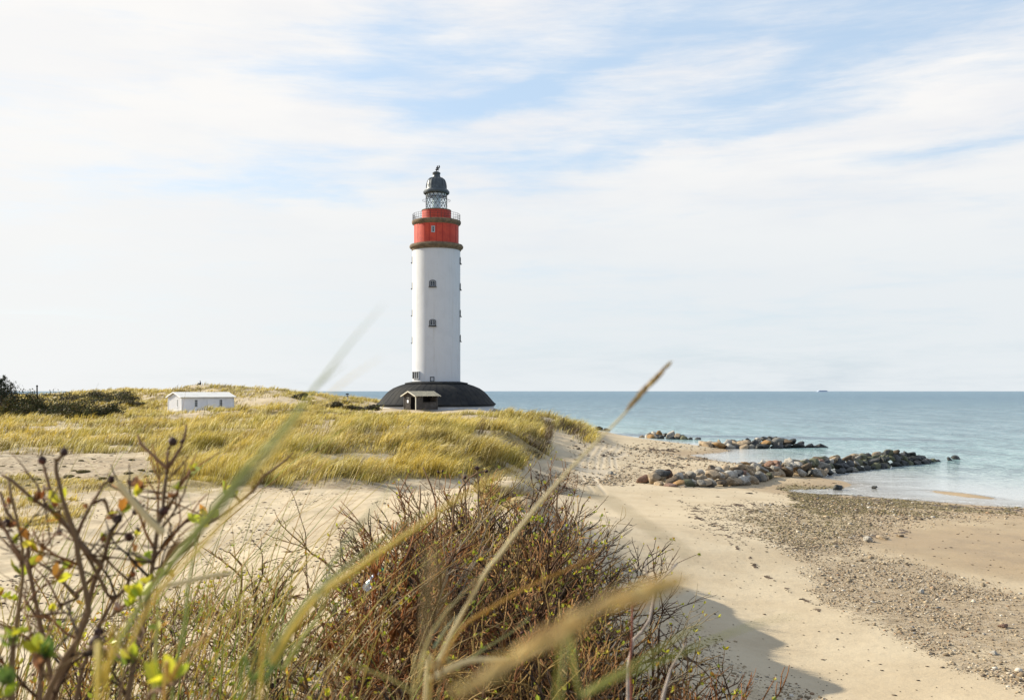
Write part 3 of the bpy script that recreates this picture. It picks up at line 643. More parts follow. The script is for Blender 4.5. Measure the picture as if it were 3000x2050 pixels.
def wall(mb, o, U, V_, W, w_, h, holes, th=.08, gable=None):
    """a wall with rectangular openings, cut into panels"""
    us = sorted({0, w_, *[x for q in holes for x in q[:2]]}); 
    for a, b_ in zip(us[:-1], us[1:]):
        hs = sorted([q for q in holes if q[0] <= a + 1e-6 and q[1] >= b_ - 1e-6], key=lambda q: q[2]); v = 0
        for q in hs:
            if q[2] > v + 1e-3: mb.prism([(a, v), (b_, v), (b_, q[2]), (a, q[2])], o, U, V_, W, -th, 0)
            v = q[3]
        if h > v + 1e-3: mb.prism([(a, v), (b_, v), (b_, h), (a, h)], o, U, V_, W, -th, 0)
    if gable: mb.prism([(0, h + .001), (w_, h + .001), (w_ / 2, h + gable)], o, U, V_, W, -th, 0)
def hut(name, label, cat, corner, th, L, Wd, H, rise, wallm, roofm, edgem, pitch, over, long_holes, end_holes, corr, wf):
    root = empty(name, corner, label, cat); Z = Vector((0, 0, 1)); c0 = Vector(corner)
    U = Vector((math.cos(th), math.sin(th), 0)); G = Vector((-math.sin(th), math.cos(th), 0))    # along the long side; along the gable, away from the camera
    mb = MB(); wall(mb, c0 + G * Wd, U, Z, G, L, H, []); mb.build('long_wall', wallm, root); mb = MB(); wall(mb, c0, U, Z, -G, L, H, long_holes)
    boards(mb, c0, U, Z, -G, L, 0, H, pitch, long_holes); mb.build('long_wall', wallm, root)
    mb = MB(); cg = c0 + G * Wd; wall(mb, cg, -G, Z, -U, Wd, H, end_holes, gable=rise); boards(mb, cg, -G, Z, -U, Wd, 0, H, pitch, end_holes, gable=rise)
    mb.build('gable_wall', wallm, root); mb = MB(); wall(mb, c0 + U * L, G, Z, U, Wd, H, [], gable=rise); mb.build('gable_wall', wallm, root)
    ov = over; rz = H + rise + .06; ez = H + .06 - rise * ov / (Wd / 2)
    ra, rb = c0 + G * Wd / 2 - U * ov + Z * rz, c0 + G * Wd / 2 + U * (L + ov) + Z * rz
    mb = MB()
    for sgn, off in ((-1, -ov), (1, Wd + ov)):
        ea, eb = c0 + G * off - U * ov + Z * ez, c0 + G * off + U * (L + ov) + Z * ez; corrugated(mb, ra, rb, ea, eb, corr, .022)
    mb.build('roof', roofm, root)
    mb = MB()
    for off in (-ov, Wd + ov):
        for e in (-ov - .02, L + ov + .02):
            ea = c0 + G * off + U * e + Z * (ez - .06); rr = c0 + G * Wd / 2 + U * e + Z * (rz - .06); mb.bar(ea, rr, .045, .15)
    mb.build('bargeboard', edgem, root)
    mb = MB(); n = int(L / .9)
    for i in range(n + 1):
        u = .05 + (L - .1) * i / n; mb.bar(c0 + U * u - G * (ov * .8) + Z * (ez - .05), c0 + U * u + Z * (H - .06), .06, .09)
    mb.build('rafter_end', edgem, root)
    for p in (c0 - U * .02 - G * .02, c0 + U * (L + .02) - G * .02, c0 + G * (Wd + .02) - U * .02): mb = MB(); mb.prism(rect(.12, .12), p, U, G, Z, 0, H - .02); mb.build('corner_post', wf, root)
    return root, c0, U, G, Z
def small_window(root, o, U, Z, N, w_, h, cols=2, rows=3, fm='wf'):
    mb = MB(); mb.ring(rect(w_ + .16, h + .16), rect(w_ - .02, h - .02), o, U, Z, N, -.02, .05); fr = mb.build('window_frame', M[fm], root)
    mb = MB(); mb.prism(rect(w_ - .01, h - .01), o, U, Z, N, -.06, -.03); mb.build('window_pane', M['pane'], fr)
    mb = MB()
    for i in range(1, cols): u = -w_ / 2 + w_ * i / cols; mb.prism([(u - .022, -h / 2), (u + .022, -h / 2), (u + .022, h / 2), (u - .022, h / 2)], o, U, Z, N, -.028, .0)
    for i in range(1, rows): v = -h / 2 + h * i / rows; mb.prism([(-w_ / 2, v - .018), (w_ / 2, v - .018), (w_ / 2, v + .018), (-w_ / 2, v + .018)], o, U, Z, N, -.027, .002)
    mb.build('glazing_bars', M[fm], fr)
# white shed on the left
YS = 150.0; s = YS / F; k0 = at(532, 1210, YS); TH = R(44); zb = CZ - (1210 - HY) * s
Lw = 8.55; hw_ = [(2.10, 2.54, .95, 1.98), (6.18, 6.62, .95, 1.98)]
root, c0, U, G, Z = hut('white_shed', 'white board shed with corrugated roof half hidden by dune grass', 'shed', (k0.x, YS, zb), TH, Lw, 4.4, 2.45, .68, M['shedwall'], M['shedroof'], M['wf'], .23, .3,
                     hw_, [(2.95, 3.35, .95, 2.05)], 60, M['wf'])
for q in hw_: small_window(root, c0 + U * (q[0] + q[1]) / 2 + Z * (q[2] + q[3]) / 2, U, Z, -G, q[1] - q[0], q[3] - q[2])
small_window(root, c0 + G * (4.4 - 3.15) + Z * 1.5, -G, Z, -U, .40, 1.1, 2, 3)
mb = MB(); mb.prism([(4.15, .25), (6.05, .25), (6.05, 2.12), (4.15, 2.12)], c0, U, Z, -G, .031, .065); door = mb.build('door', M['shedwall'], root)
mb = MB(); mb.box(c0 + U * 4.07 - G * .08 + Z * .98, (.07, .07, .2)); mb.build('padlock', M['iron'], door)
mb = MB(); mb.prism([(5.2, 1.66), (5.5, 1.66), (5.5, 1.68), (5.2, 1.68)], c0, U, Z, -G, .066, .08); mb.build('handle', M['greyf'], door)
mb = MB(); mb.bar(c0 + U * 5.85 - G * .1 + Z * 1.0, c0 + U * 6.3 - G * .12 + Z * .97, .04); mb.build('hook_bar', M['iron'], root)
mb = MB(); mb.prism(rect(.34, .09), c0 + G * 1.25 + Z * .78, -G, Z, -U, .031, .05); mb.build('name_plate', M['greyf'], root)
# brown hut in front of the lighthouse
YH = 156.5; s = YH / F; k1 = at(1218.5, 1199, YH)
Lh, Wh, Hh = 4.1, 3.25, 2.2
root, c0, U, G, Z = hut('ticket_hut', 'weathered brown wooden hut with open hatch in front of the lighthouse', 'hut', (k1.x, YH, k1.z - .1), R(40), Lh, Wh, Hh + .1, .62, M['wood'], M['eternit'], M['barge'], .17, .42,
                     [(1.35, 3.9, 1.22, 2.2)], [(1.75, 3.1, .05, 2.1)], 34, M['wood'])
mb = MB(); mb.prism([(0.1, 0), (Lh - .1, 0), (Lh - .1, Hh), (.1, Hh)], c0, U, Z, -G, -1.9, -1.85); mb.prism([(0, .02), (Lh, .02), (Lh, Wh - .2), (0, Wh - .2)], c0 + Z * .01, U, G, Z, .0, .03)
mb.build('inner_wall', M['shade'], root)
mb = MB(); mb.prism(rect(.12, .12), c0 - U * .075 - G * .075, U, G, Z, 0, Hh); mb.build('pale_post', M['barge'], root)
mb = MB(); mb.prism(rect(.42, .46), c0 + G * (Wh - 1.05) + Z * 1.35, -G, Z, -U, .032, .06); nb = mb.build('notice_board', M['wf'], root)
mb = MB(); mb.prism(rect(.78, .05), c0 + G * (Wh - 1.05) + Z * 1.92, -G, Z, -U, .032, .10); mb.build('shelf', M['barge'], root)
mb = MB(); mb.prism(rect(.34, .16), c0 + G * (Wh - 1.72) + Z * .78, -G, Z, -U, .032, .16); mb.build('letter_box', M['iron'], root)
mb = MB(); mb.prism([(1.1, 1.16), (3.7, 1.16), (3.7, 1.22), (1.1, 1.22)], c0, U, Z, -G, -.12, .12); mb.build('hatch_sill', M['wood'], root)

# ------------------------------------------------------------------ small far things
def post(name, px, ytop, ybase, Y, r, label, cat, m=M['post'], cap=None):
    p = at(px, ybase, Y); g = gz(p.x, Y); zt = at(px, ytop, Y).z; p.z = min(g, p.z + .2)
    root = empty(name, p, label, cat); mb = MB(); mb.tube([(p.x, Y, p.z - .3), (p.x + .02, Y, (p.z + zt) / 2), (p.x, Y, zt)], [r * 1.1, r, r * .9], 8); mb.build('shaft', m, root)
    mb = MB()
    if cap == 'lamp': mb.box((p.x - .05, Y, zt + .05), (.5, .2, .22)); mb.box((p.x - .05, Y, zt - .32), (.22, .2, .2))
    else: mb.lathe([(r * 1.25, zt - .15), (r * 1.3, zt + .02), (.01, zt + .06)], (p.x, Y, 0), 8)
    mb.build('cap', M['iron'], root); return root
post('wooden_post', 108.5, 1129, 1178, 122, .09, 'tall dark wooden post standing behind the scrub at far left', 'post')
post('pole_light', 1018.5, 1155, 1178, 172, .06, 'thin pole with small box on top between dune and lighthouse', 'pole', M['greyf'], 'lamp')
mb = MB(); YS2 = 9000; s = YS2 / F; x0 = (2394 - CX) * s
mb.prism([(0, -1), (32 * s, -1), (29 * s, 3.6 * s + 0), (22 * s, 3.9 * s), (7 * s, 3.7 * s), (4 * s, 2.2 * s)], (x0, YS2, 0), Vector((1, 0, 0)), Vector((0, 0, 1)), Vector((0, 1, 0)), 0, 30)
ship = mb.build('ship', mat('hazy_hull', (0.37, 0.42, 0.52), .9)); ship.data.transform(Matrix.Translation((-x0, -YS2, 0))); ship.location = (x0, YS2, 0); tag(ship, 'tiny pale ship far out on the horizon', 'ship')
# the seated person on the dune crest
pp = at(588, 1128.5, 201); pp.z = gz(pp.x, pp.y)
def skin_body(name, J, E, rootk, m, parent=None, sub=1):
    me = bpy.data.meshes.new(name); keys = list(J); idx = {k: i for i, k in enumerate(keys)}
    me.from_pydata([J[k][0] for k in keys], [(idx[a], idx[b_]) for a, b_ in E], [])
    o = bpy.data.objects.new(name, me); COL.objects.link(o); md = o.modifiers.new('skin', 'SKIN'); sm = o.modifiers.new('sub', 'SUBSURF'); sm.levels = sub; sm.render_levels = sub
    for k in keys: me.skin_vertices[0].data[idx[k]].radius = (J[k][1],) * 2; me.skin_vertices[0].data[idx[k]].use_root = (k == rootk)
    me.materials.append(m); md.use_smooth_shade = True
    dg = bpy.context.evaluated_depsgraph_get(); me2 = bpy.data.meshes.new_from_object(o.evaluated_get(dg)); o.modifiers.clear(); o.data = me2
    if not me2.materials: me2.materials.append(m)
    me2.shade_smooth()
    if parent is not None: o.parent = parent
    return o
J = {'pel': ((0, 0, .14), .15), 'sp1': ((.01, 0, .32), .14), 'sp2': ((-.03, 0, .5), .155), 'nk': ((-.07, 0, .63), .06), 'hd': ((-.10, 0, .74), .085), 'hd2': ((-.12, 0, .83), .09)}
E = [('pel', 'sp1'), ('sp1', 'sp2'), ('sp2', 'nk'), ('nk', 'hd'), ('hd', 'hd2')]
for sg, n in ((-1, 'l'), (1, 'r')):
    J.update({n + 'hip': ((-.06, .10 * sg, .13), .095), n + 'kn': ((-.46, .14 * sg, .40), .07), n + 'an': ((-.66, .13 * sg, .06), .045), n + 'to': ((-.84, .14 * sg, .04), .04),
              n + 'sh': ((-.03, .19 * sg, .55), .065), n + 'el': ((-.16, .24 * sg, .36), .047), n + 'wr': ((-.38, .13 * sg, .43), .032), n + 'pm': ((-.45, .10 * sg, .44), .035)})
    E += [('pel', n + 'hip'), (n + 'hip', n + 'kn'), (n + 'kn', n + 'an'), (n + 'an', n + 'to'), ('sp2', n + 'sh'), (n + 'sh', n + 'el'), (n + 'el', n + 'wr'), (n + 'wr', n + 'pm')]
    for q in range(4):
        J[f'{n}f{q}'] = ((-.50, (.10 + .02 * (q - 1.5)) * sg, .43), .009); J[f'{n}g{q}'] = ((-.53 + .005 * abs(q - 1), (.10 + .02 * (q - 1.5)) * sg, .41), .008); E += [(n + 'pm', f'{n}f{q}'), (f'{n}f{q}', f'{n}g{q}')]
    J[n + 'th'] = ((-.44, .055 * sg, .42), .010); E.append((n + 'pm', n + 'th'))
per = empty('person', pp, 'person in dark clothes sitting on the crest of the far dune', 'person')
skin_body('body', J, E, 'pel', mat('dark_clothing', (0.018, 0.018, 0.022), .9), per)
mb = MB(); c_ = Vector((-.12, 0, .84)); mb.lathe([(.01, .10), (.06, .085), (.095, .04), (.10, 0), (.092, -.04)], c_ + Vector((.012, 0, 0)), 12); hr = mb.build('hair', mat('dark_hair', (0.02, 0.013, 0.01), .7)); hr.parent = per

# ------------------------------------------------------------------ marram grass
def make_blades(X, Y, Z, h, lean, leandir, wid, col, name_, seg=2):
    """arching blades of grass as one big mesh; each blade a strip of two faces"""
    n = len(X); face = rng.uniform(0, math.pi, n) ; ux, uy = np.cos(face), np.sin(face)
    B = np.stack([X, Y, Z - .03], 1); dx, dy = np.cos(leandir), np.sin(leandir)
    wv = np.stack([ux, uy, np.zeros(n)], 1) * wid[:, None] / 2
    mid = B + np.stack([dx * lean * h * .32, dy * lean * h * .32, h * .62], 1); tip = B + np.stack([dx * lean * h, dy * lean * h, h * np.sqrt(np.maximum(.2, 1 - .45 * lean ** 2))], 1)
    V = np.stack([B - wv, B + wv, mid - wv * .8, mid + wv * .8, tip], 1).reshape(-1, 3)
    k = np.arange(n)[:, None] * 5
    lp = np.concatenate([k + 0, k + 1, k + 3, k + 2, k + 2, k + 3, k + 4], 1).ravel(); st = (np.arange(n)[:, None] * 7 + np.array([0, 4])).ravel()
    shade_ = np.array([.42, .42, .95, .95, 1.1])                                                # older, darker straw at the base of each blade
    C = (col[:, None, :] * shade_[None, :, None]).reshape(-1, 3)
    return V, lp, st, C
M['grass'] = mat('marram_blade', None, .55, .3, attr='col', transl=.26)
def grass_obj(name_, kw, m=None, label=None):
    V, lp, st, C = kw; me = np_mesh(name_, V, lp, st, m or M['grass'], {'col': C}); o = bpy.data.objects.new(name_, me); COL.objects.link(o); tag(o, label, 'grass', kind='stuff'); return o
N = 1500000
az = rng.uniform(R(-30), R(16), N); rr = np.exp(rng.uniform(math.log(24), math.log(285), N)); X = np.sin(az) * rr; Y = np.cos(az) * rr
Z = ground(X, Y); d, h0 = grass_density(X, Y, Z); clump = fbm(X * 1.5 + 11, Y * 1.5, 3); big = fbm(X * .22 + 31, Y * .22 + 5, 3)
tus = fbm(X * .55 + 91, Y * .55 + 17, 3); keep = rng.random(N) < d * (0.20 + .80 * sst(clump, .38, .56)) * (.4 + .6 * sst(tus, .34, .52))
shade_brown = np.zeros(N)  # shade on the dune's right faces painted as brown blades, plus dead brown grass
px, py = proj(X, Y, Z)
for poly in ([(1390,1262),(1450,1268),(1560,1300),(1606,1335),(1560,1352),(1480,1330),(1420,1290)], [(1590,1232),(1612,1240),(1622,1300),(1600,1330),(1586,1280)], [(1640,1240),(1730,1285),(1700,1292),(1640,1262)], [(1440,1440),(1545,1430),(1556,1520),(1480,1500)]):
    shade_brown = np.maximum(shade_brown, soft_poly(px, py, poly, 6))
X, Y, Z, h0, clump, big, shade_brown, tus = [a[keep] for a in (X, Y, Z, h0, clump, big, shade_brown, tus)]; n = len(X); r_ = np.hypot(X, Y)
h0 = h0 * (1 - .45 * ((Y > 88) & (Y < 160) & (X > -26) & (X < -2))); h = h0 * (0.25 + 1.2 * clump) * (.55 + .75 * sst(tus, .38, .62)) * rng.uniform(.6, 1.4, n); wid = np.maximum(.010, r_ * .00042) * rng.uniform(.7, 1.3, n)
lean = np.clip(rng.normal(.78, .25, n), .1, 1.3); ld_ = rng.normal(0, .42, n) + (big - .5) * 2.0
mixc = rng.random(n)[:, None]; gq = sst(fbm(X * .28, Y * .28 + 77, 4), .42, .58)[:, None]; bq = sst(fbm(X * .4 + 20, Y * .4 + 7, 4), .52, .64)[:, None] * .5
straw = np.array([.72, .565, .12]); gold = np.array([.56, .405, .06]); olive = np.array([.32, .29, .05]); pale = np.array([.76, .66, .28]); brown = np.array([.12, .08, .035])
col = straw * (1 - mixc) + gold * mixc; col = col * (1 - .55 * gq) + olive * .55 * gq; col = col * (1 - bq) + np.array([.26, .18, .07]) * bq
pk = (rng.random(n) < .18)[:, None]; col = np.where(pk, pale, col); bk = (rng.random(n) < .08 + .9 * shade_brown)[:, None]; col = np.where(bk, brown, col)
col = col * rng.uniform(.8, 1.15, (n, 1))
print('grass blades', n)
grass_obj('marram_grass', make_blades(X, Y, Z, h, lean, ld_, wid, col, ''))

# ------------------------------------------------------------------ boulders of the three groynes
def rock_mesh(seed, flat=.72, sub=3):
    bm = bmesh.new(); bmesh.ops.create_icosphere(bm, subdivisions=sub, radius=.5); rs = random.Random(seed)
    planes = [(Vector((rs.gauss(0, 1), rs.gauss(0, 1), rs.gauss(0, 1))).normalized(), rs.uniform(.24, .40)) for _ in range(12)]
    sx, sy = rs.uniform(.95, 1.25), rs.uniform(.8, 1.0); o = Vector((rs.random() * 9,) * 3)
    from mathutils import noise as mn
    for v in bm.verts:
        p = v.co.copy()
        for n_, d_ in planes:
            e = p.dot(n_) - d_
            if e > 0: p -= n_ * e * .86
        p *= 1 + .16 * mn.noise(p * 2.6 + o) + .045 * mn.noise(p * 9 + o); v.co = Vector((p.x * sx, p.y * sy, p.z * flat)) * 1.3
    me = bpy.data.meshes.new('boulder'); bm.to_mesh(me); bm.free(); me.shade_smooth(); return me
RC = {'grey': (0.20, 0.185, 0.155), 'pale': (0.343, 0.316, 0.266), 'tan': (0.288, 0.221, 0.144), 'brown': (0.107, 0.078, 0.049), 'reddish': (0.18, 0.107, 0.074), 'orange': (0.25, 0.145, 0.055), 'dark grey': (0.07, 0.07, 0.068), 'blackish weedy': (0.022, 0.023, 0.019), 'greenish': (0.11, 0.11, 0.065)}
rocks = {}
for i, (cn, cc) in enumerate(RC.items()):
    c2 = tuple(x * .6 for x in cc); c3 = tuple(min(1, x * 1.35) for x in cc)
    m = mat('boulder_' + cn.replace(' ', '_'), cc, .85 if 'black' not in cn else .5, .3, var=[(2.2, c2, .45, .62), (7, c3, .52, .66), (16, tuple(x * .4 for x in cc), .60, .72)], bump=(7, .8, .06))
    rocks[cn] = []
    for q in range(3):
        me = rock_mesh(i * 10 + q, .58 + .10 * q); me.materials.append(m); rocks[cn].append(me)
ROCKS = 0
def put_rock(p, size, cn, label, group, rs, name='boulder', tilt=.35):
    global ROCKS
    o = bpy.data.objects.new(name, rs.choice(rocks[cn])); COL.objects.link(o); o.location = p; o.scale = (size * rs.uniform(.88, 1.15), size * rs.uniform(.85, 1.1), size * rs.uniform(.85, 1.1))
    o.rotation_euler = (rs.gauss(0, tilt), rs.gauss(0, tilt), rs.uniform(0, 6.28)); tag(o, label, 'boulder', group); ROCKS += 1; return o
def groyne(which, line, n, size, wid, ht, seed):
    """a heap of boulders along a line; wid and ht are half width and height along it"""
    rs = random.Random(seed); L = [Vector((a[0], a[1], 0)) for a in line]; seg = [(L[i + 1] - L[i]).length for i in range(len(L) - 1)]; T = sum(seg)
    def along(t):
        d = t * T
        for i, q in enumerate(seg):
            if d <= q or i == len(seg) - 1: return L[i].lerp(L[i + 1], d / q), (L[i + 1] - L[i]).normalized()
            d -= q
    cells = []; step = size * .80; nt = int(T / step)
    for a in range(nt + 1):
        t_ = a / nt; W_ = np.interp(t_, *wid); H_ = np.interp(t_, *ht); nc = max(1, int(round(2 * W_ / (size * .82))))
        for k in range(nc):
            u = (k + .5) / nc * 2 - 1; zz = H_ * (1 - abs(u) ** 1.4)
            if rs.random() < (.98 if u < .3 else .25): cells.append((t_ + rs.uniform(-.3, .3) / nt, u * W_ + rs.uniform(-.2, .2) * size, zz, u))
    rs.shuffle(cells); cells = cells[:n]; ids = {}
    for (t_, v, zz, u) in cells:
        t_ = min(max(t_, 0), 1); p, dr = along(t_); nrm = Vector((-dr.y, dr.x, 0)); q = p + nrm * v; sz = size * rs.uniform(.72, 1.2)
        z = max(gz(q.x, q.y), -.25) + .15 * sz + zz * rs.uniform(.85, 1.05)
        wetn = t_ + rs.uniform(-.13, .13) - zz * .10 + (0.12 if u < -.3 else 0)
        if wetn > .66: cn = rs.choice(['blackish weedy'] * 4 + ['dark grey', 'greenish'])
        elif wetn > .5: cn = rs.choice(['blackish weedy', 'dark grey', 'greenish', 'brown', 'tan', 'grey'])
        else: cn = rs.choice(['grey', 'pale', 'pale', 'pale', 'tan', 'tan', 'reddish', 'brown', 'tan', 'tan', 'grey', 'pale', 'tan', 'brown', 'tan', 'tan', 'pale', 'dark grey', 'greenish', 'orange'])
        if which != 'nearest' and t_ > .35 and rs.random() < .5: cn = rs.choice(['blackish weedy', 'dark grey'])
        part = ['landward end', 'landward third', 'middle', 'seaward third', 'seaward tip'][min(4, int(t_ * 5))]; row = 'on the beach side' if u < -.34 else 'on the far side' if u > .34 else 'along the crest'
        szw = 'large' if sz > size * 1.06 else 'small' if sz < size * .84 else 'medium'
        put_rock((q.x, q.y, z), sz, cn, f'{szw} {cn} boulder {row}, {part} of the {which} groyne', f'boulders of the {which} groyne', rs)
def W2(px, py, z): Yd = (CZ - z) * F / (py - HY); return ((px - CX) / F * Yd, Yd)
groyne('nearest', [W2(1925, 1412, .9), W2(2080, 1398, .8), W2(2250, 1385, .5), W2(2440, 1372, .2), W2(2600, 1362, 0), W2(2740, 1350, 0)], 214, .84, ([0, .1, .4, .7, .9, 1], [1.5, 2.1, 1.9, 2.0, 1.6, .6]), ([0, .12, .45, .75, .9, 1], [.45, .85, .85, 1.35, .9, .1]), 3)
groyne('middle', [W2(2065, 1303, .4), W2(2180, 1307, .2), W2(2300, 1310, 0), W2(2405, 1310, 0)], 56, 1.1, ([0, .3, .6, 1], [1.3, 2.0, 2.2, .5]), ([0, .3, .6, .8, 1], [.2, .8, 1.3, .7, .1]), 5)
groyne('farthest', [W2(1880, 1273, .4), W2(1950, 1281, .15), W2(2045, 1288, 0)], 21, 1.15, ([0, .4, .8, 1], [.7, 1.5, 1.2, .4]), ([0, .35, .7, 1], [.1, .8, .5, .1]), 9)
rs = random.Random(4)
for (px, py, z, sz, cn, lab) in [(1936,1386,1.45,1.05,'dark grey','big near-black boulder on top of the landward end of the nearest groyne'), (1985,1418,.95,.95,'orange','bright orange boulder at the foot of the nearest groyne'),
        (1962,1424,.9,.8,'reddish','red-brown boulder at the landward foot of the nearest groyne'), (1998,1428,.8,.7,'tan','low tan stone lying in front of the orange boulder'), (2056,1417,.8,.6,'grey','lone grey stone on the sand beside the nearest groyne'),
        (1932,1418,.9,.75,'tan','yellow-stained boulder at the very landward end of the nearest groyne')]:
    x, y = W2(px, py, z); put_rock((x, y, z), sz, cn, lab, None, rs)
for (px, py, sz, lab) in [(2800,1343,.9,'lone dark stone in the sea beyond the groyne tip'), (2781,1347,.6,'small dark stone beside the lone stone in the sea'), (1755,1259,1.5,'dark stone at the water edge behind the dune end'), (1777,1261,1.3,'second dark stone at the water edge behind the dune end'), (1730,1258,.9,'small dark stone at the water edge touching the dune grass'),
        (2563,1429,.45,'small dark stone in the shallows below the nearest groyne'), (2452,1432,.8,'weedy stone where the shallows meet the shore')]:
    x, y = W2(px, py, .05); put_rock((x, y, .1), sz, 'blackish weedy', lab, None, rs)
for (px, py, sz, cn, lab) in [(2542,1586,.42,'pale','pale grey stone lying on the line of dark weed on wet sand'), (2585,1577,.40,'tan','flat tan stone next to the pale stone on the weed line'), (2636,1571,.3,'tan','small tan stone at the upper end of the weed line'), (2940,1838,.26,'reddish','reddish cobble in the shingle at lower right'),
        (2700,1738,.22,'pale','white cobble in the middle of the shingle'), (2608,1702,.2,'pale','pale cobble left of the white cobble in the shingle'), (2912,1916,.2,'pale','pale cobble near the lower right corner'), (1790,1389,.5,'grey','flat grey stone alone on the sand left of the groyne')]:
    p = hit(px, py); put_rock((p.x, p.y, p.z + sz * .12), sz, cn, lab, None, rs, 'stone', .1)
print('rocks', ROCKS)

# ------------------------------------------------------------------ pebbles, beach litter
ico = bmesh.new(); bmesh.ops.create_icosphere(ico, subdivisions=1, radius=.5); IV = np.array([v.co for v in ico.verts]); IF = np.array([[v.index for v in f.verts] for f in ico.faces]); ico.free()
def scatter_stones(name, X, Y, Z, size, flat, col, m, kind_label):
    n = len(X); a = rng.uniform(0, 6.28, n); ex = rng.uniform(.8, 1.5, n); ca, sa = np.cos(a), np.sin(a)
    jit = 1 + rng.uniform(-.16, .16, (n, len(IV), 1)); v = IV[None] * jit * size[:, None, None] * np.stack([ex, np.ones(n), flat], 1)[:, None, :]
    V = np.stack([v[..., 0] * ca[:, None] - v[..., 1] * sa[:, None], v[..., 0] * sa[:, None] + v[..., 1] * ca[:, None], v[..., 2]], -1) + np.stack([X, Y, Z], 1)[:, None, :]
    lp = (IF[None] + np.arange(n)[:, None, None] * len(IV)).reshape(-1); C = np.repeat(col, len(IV), 0)
    me = np_mesh(name, V.reshape(-1, 3), lp, np.arange(n * len(IF)) * 3, m, {'col': C}, True); o = bpy.data.objects.new(name, me); COL.objects.link(o); tag(o, kind_label, name.replace('_', ' '), kind='stuff')
M['pebble'] = mat('pebble', None, .8, .3, attr='col')
pegs = {k: ground_at[k] for k in ('peb', 'weed', 'wrack')}
ok = (TY > 12) & (TY < 120) & (np.abs(TX) < TY * .6)
def sample_cells(weight, n, jitter=1.0):
    """draw terrain cells by weight, with a jitter of a cell"""
    w_ = weight * ok * 1.0; k = rng.choice(len(w_), n, p=w_ / w_.sum()); r0 = np.hypot(TX[k], TY[k]); da = rng.uniform(-.0014, .0014, n) * 1.2; dr = rng.uniform(-.004, .004, n) * 1.2
    a = np.arctan2(TX[k], TY[k]) + da; r1 = r0 * (1 + dr); X = np.sin(a) * r1; Y = np.cos(a) * r1; return X, Y, ground(X, Y), k
X, Y, Z, k = sample_cells(np.clip(peb - .18, 0, 1) ** 1.3 * (0.2 + sst(nz, .35, .6)) * (TX > -.5), 20000)
pal = np.array([(.42, .33, .21), (.30, .22, .13), (.50, .43, .32), (.20, .15, .10), (.62, .57, .48), (.34, .22, .13), (.24, .23, .21)])
ci = rng.choice(len(pal), len(X), p=[.32, .30, .12, .12, .04, .08, .02]); sz = (rng.lognormal(-3.38, .5, len(X))) * np.maximum(1, np.hypot(X, Y) / 32)
scatter_stones('pebbles', X, Y, Z + sz * .12, sz, rng.uniform(.4, .7, len(X)), pal[ci] * rng.uniform(.45, .95, (len(X), 1)), M['pebble'], 'brown and pale shingle strewn over the beach')
# flakes of weed: thin dark flecks
X1, Y1, Z1, k = sample_cells(np.clip(weed + wrack * 1.5, 0, 2) ** 1.2 + .010 * (TZ < 2.6) * (TZ > .15) * (TX > -2) + .10 * (land > .5) * (grs < .2) * (TY < 60) * sst(fbm(TX * .8 + 60, TY * .8, 4), .50, .66), 18000)
sz1 = rng.lognormal(-2.75, .45, len(X1)) * np.maximum(.55, np.hypot(X1, Y1) / 48); isw = (weed[k] > .3)[:, None]
colw = np.where(isw & (rng.random((len(X1), 1)) < .65), np.array([[.12, .095, .035]]), np.array([[.065, .045, .028]])) * rng.uniform(.6, 1.5, (len(X1), 1))
scatter_stones('seaweed', X1, Y1, Z1 + .008, sz1, np.full(len(X1), .22), colw, M['pebble'], 'dark dried weed and bits of wrack on the sand')

# ------------------------------------------------------------------ moss tussocks on the sand
M['moss'] = mat('moss_blade', None, .8, .2, attr='col', transl=.2)
def tussock_mesh(seed):
    rs = np.random.default_rng(seed); n = 260; a = rs.uniform(0, 6.28, n); q = np.sqrt(rs.random(n)); X = np.cos(a) * q * .5; Y = np.sin(a) * q * .5; Z = .16 * np.sqrt(np.maximum(0, 1 - (q) ** 2)) - .02
    V, lp, st, C = make_blades(X, Y, Z, np.full(n, .09), np.full(n, .6), a + rs.normal(0, .4, n), np.full(n, .035), np.array([[.14, .115, .03]]) * rs.uniform(.5, 1.9, (n, 1)), '')
    mb = MB(); mb.lathe([(.52, -.06), (.5, .02), (.40, .09), (.24, .14), (.01, .16)], (0, 0, 0), 14); nv = len(V); V = np.vstack([V, np.array(mb.v)]); C = np.vstack([C, np.tile([[.07, .055, .02]], (len(mb.v), 1))])
    lf = np.array([i for f in mb.f for i in f]) + nv; st = np.r_[st, len(lp) + np.arange(len(mb.f)) * 4]; lp = np.r_[lp, lf]
    return np_mesh('moss_tussock', V, lp, st, M['moss'], {'col': C})
tm = [tussock_mesh(i) for i in range(4)]; rs = random.Random(12)
known = [(244,1384,38,'largest olive moss tussock alone on the left sand flat'), (377,1387,26,'moss tussock right of the largest one'), (413,1379,22,None), (451,1382,26,None), (203,1398,30,'moss tussock just below and left of the largest one'), (107,1406,26,'moss tussock near the left edge of the sand flat'), (119,1377,16,None), (237,1350,16,None), (275,1346,14,None), (434,1414,26,None), (537,1386,34,None), (385,1347,20,None), (189,1411,22,None), (206,1462,18,'lone moss tussock on the bare sand below the mossy strip'), (560,1395,26,None), (610,1380,20,None), (640,1392,20,None), (660,1370,18,None), (50,1330,16,None), (300,1403,22,None), (350,1420,20,None), (585,1370,24,None)]
for _ in range(46): known.append((rs.uniform(0, 900), rs.uniform(1345, 1425), rs.uniform(7, 17), None))
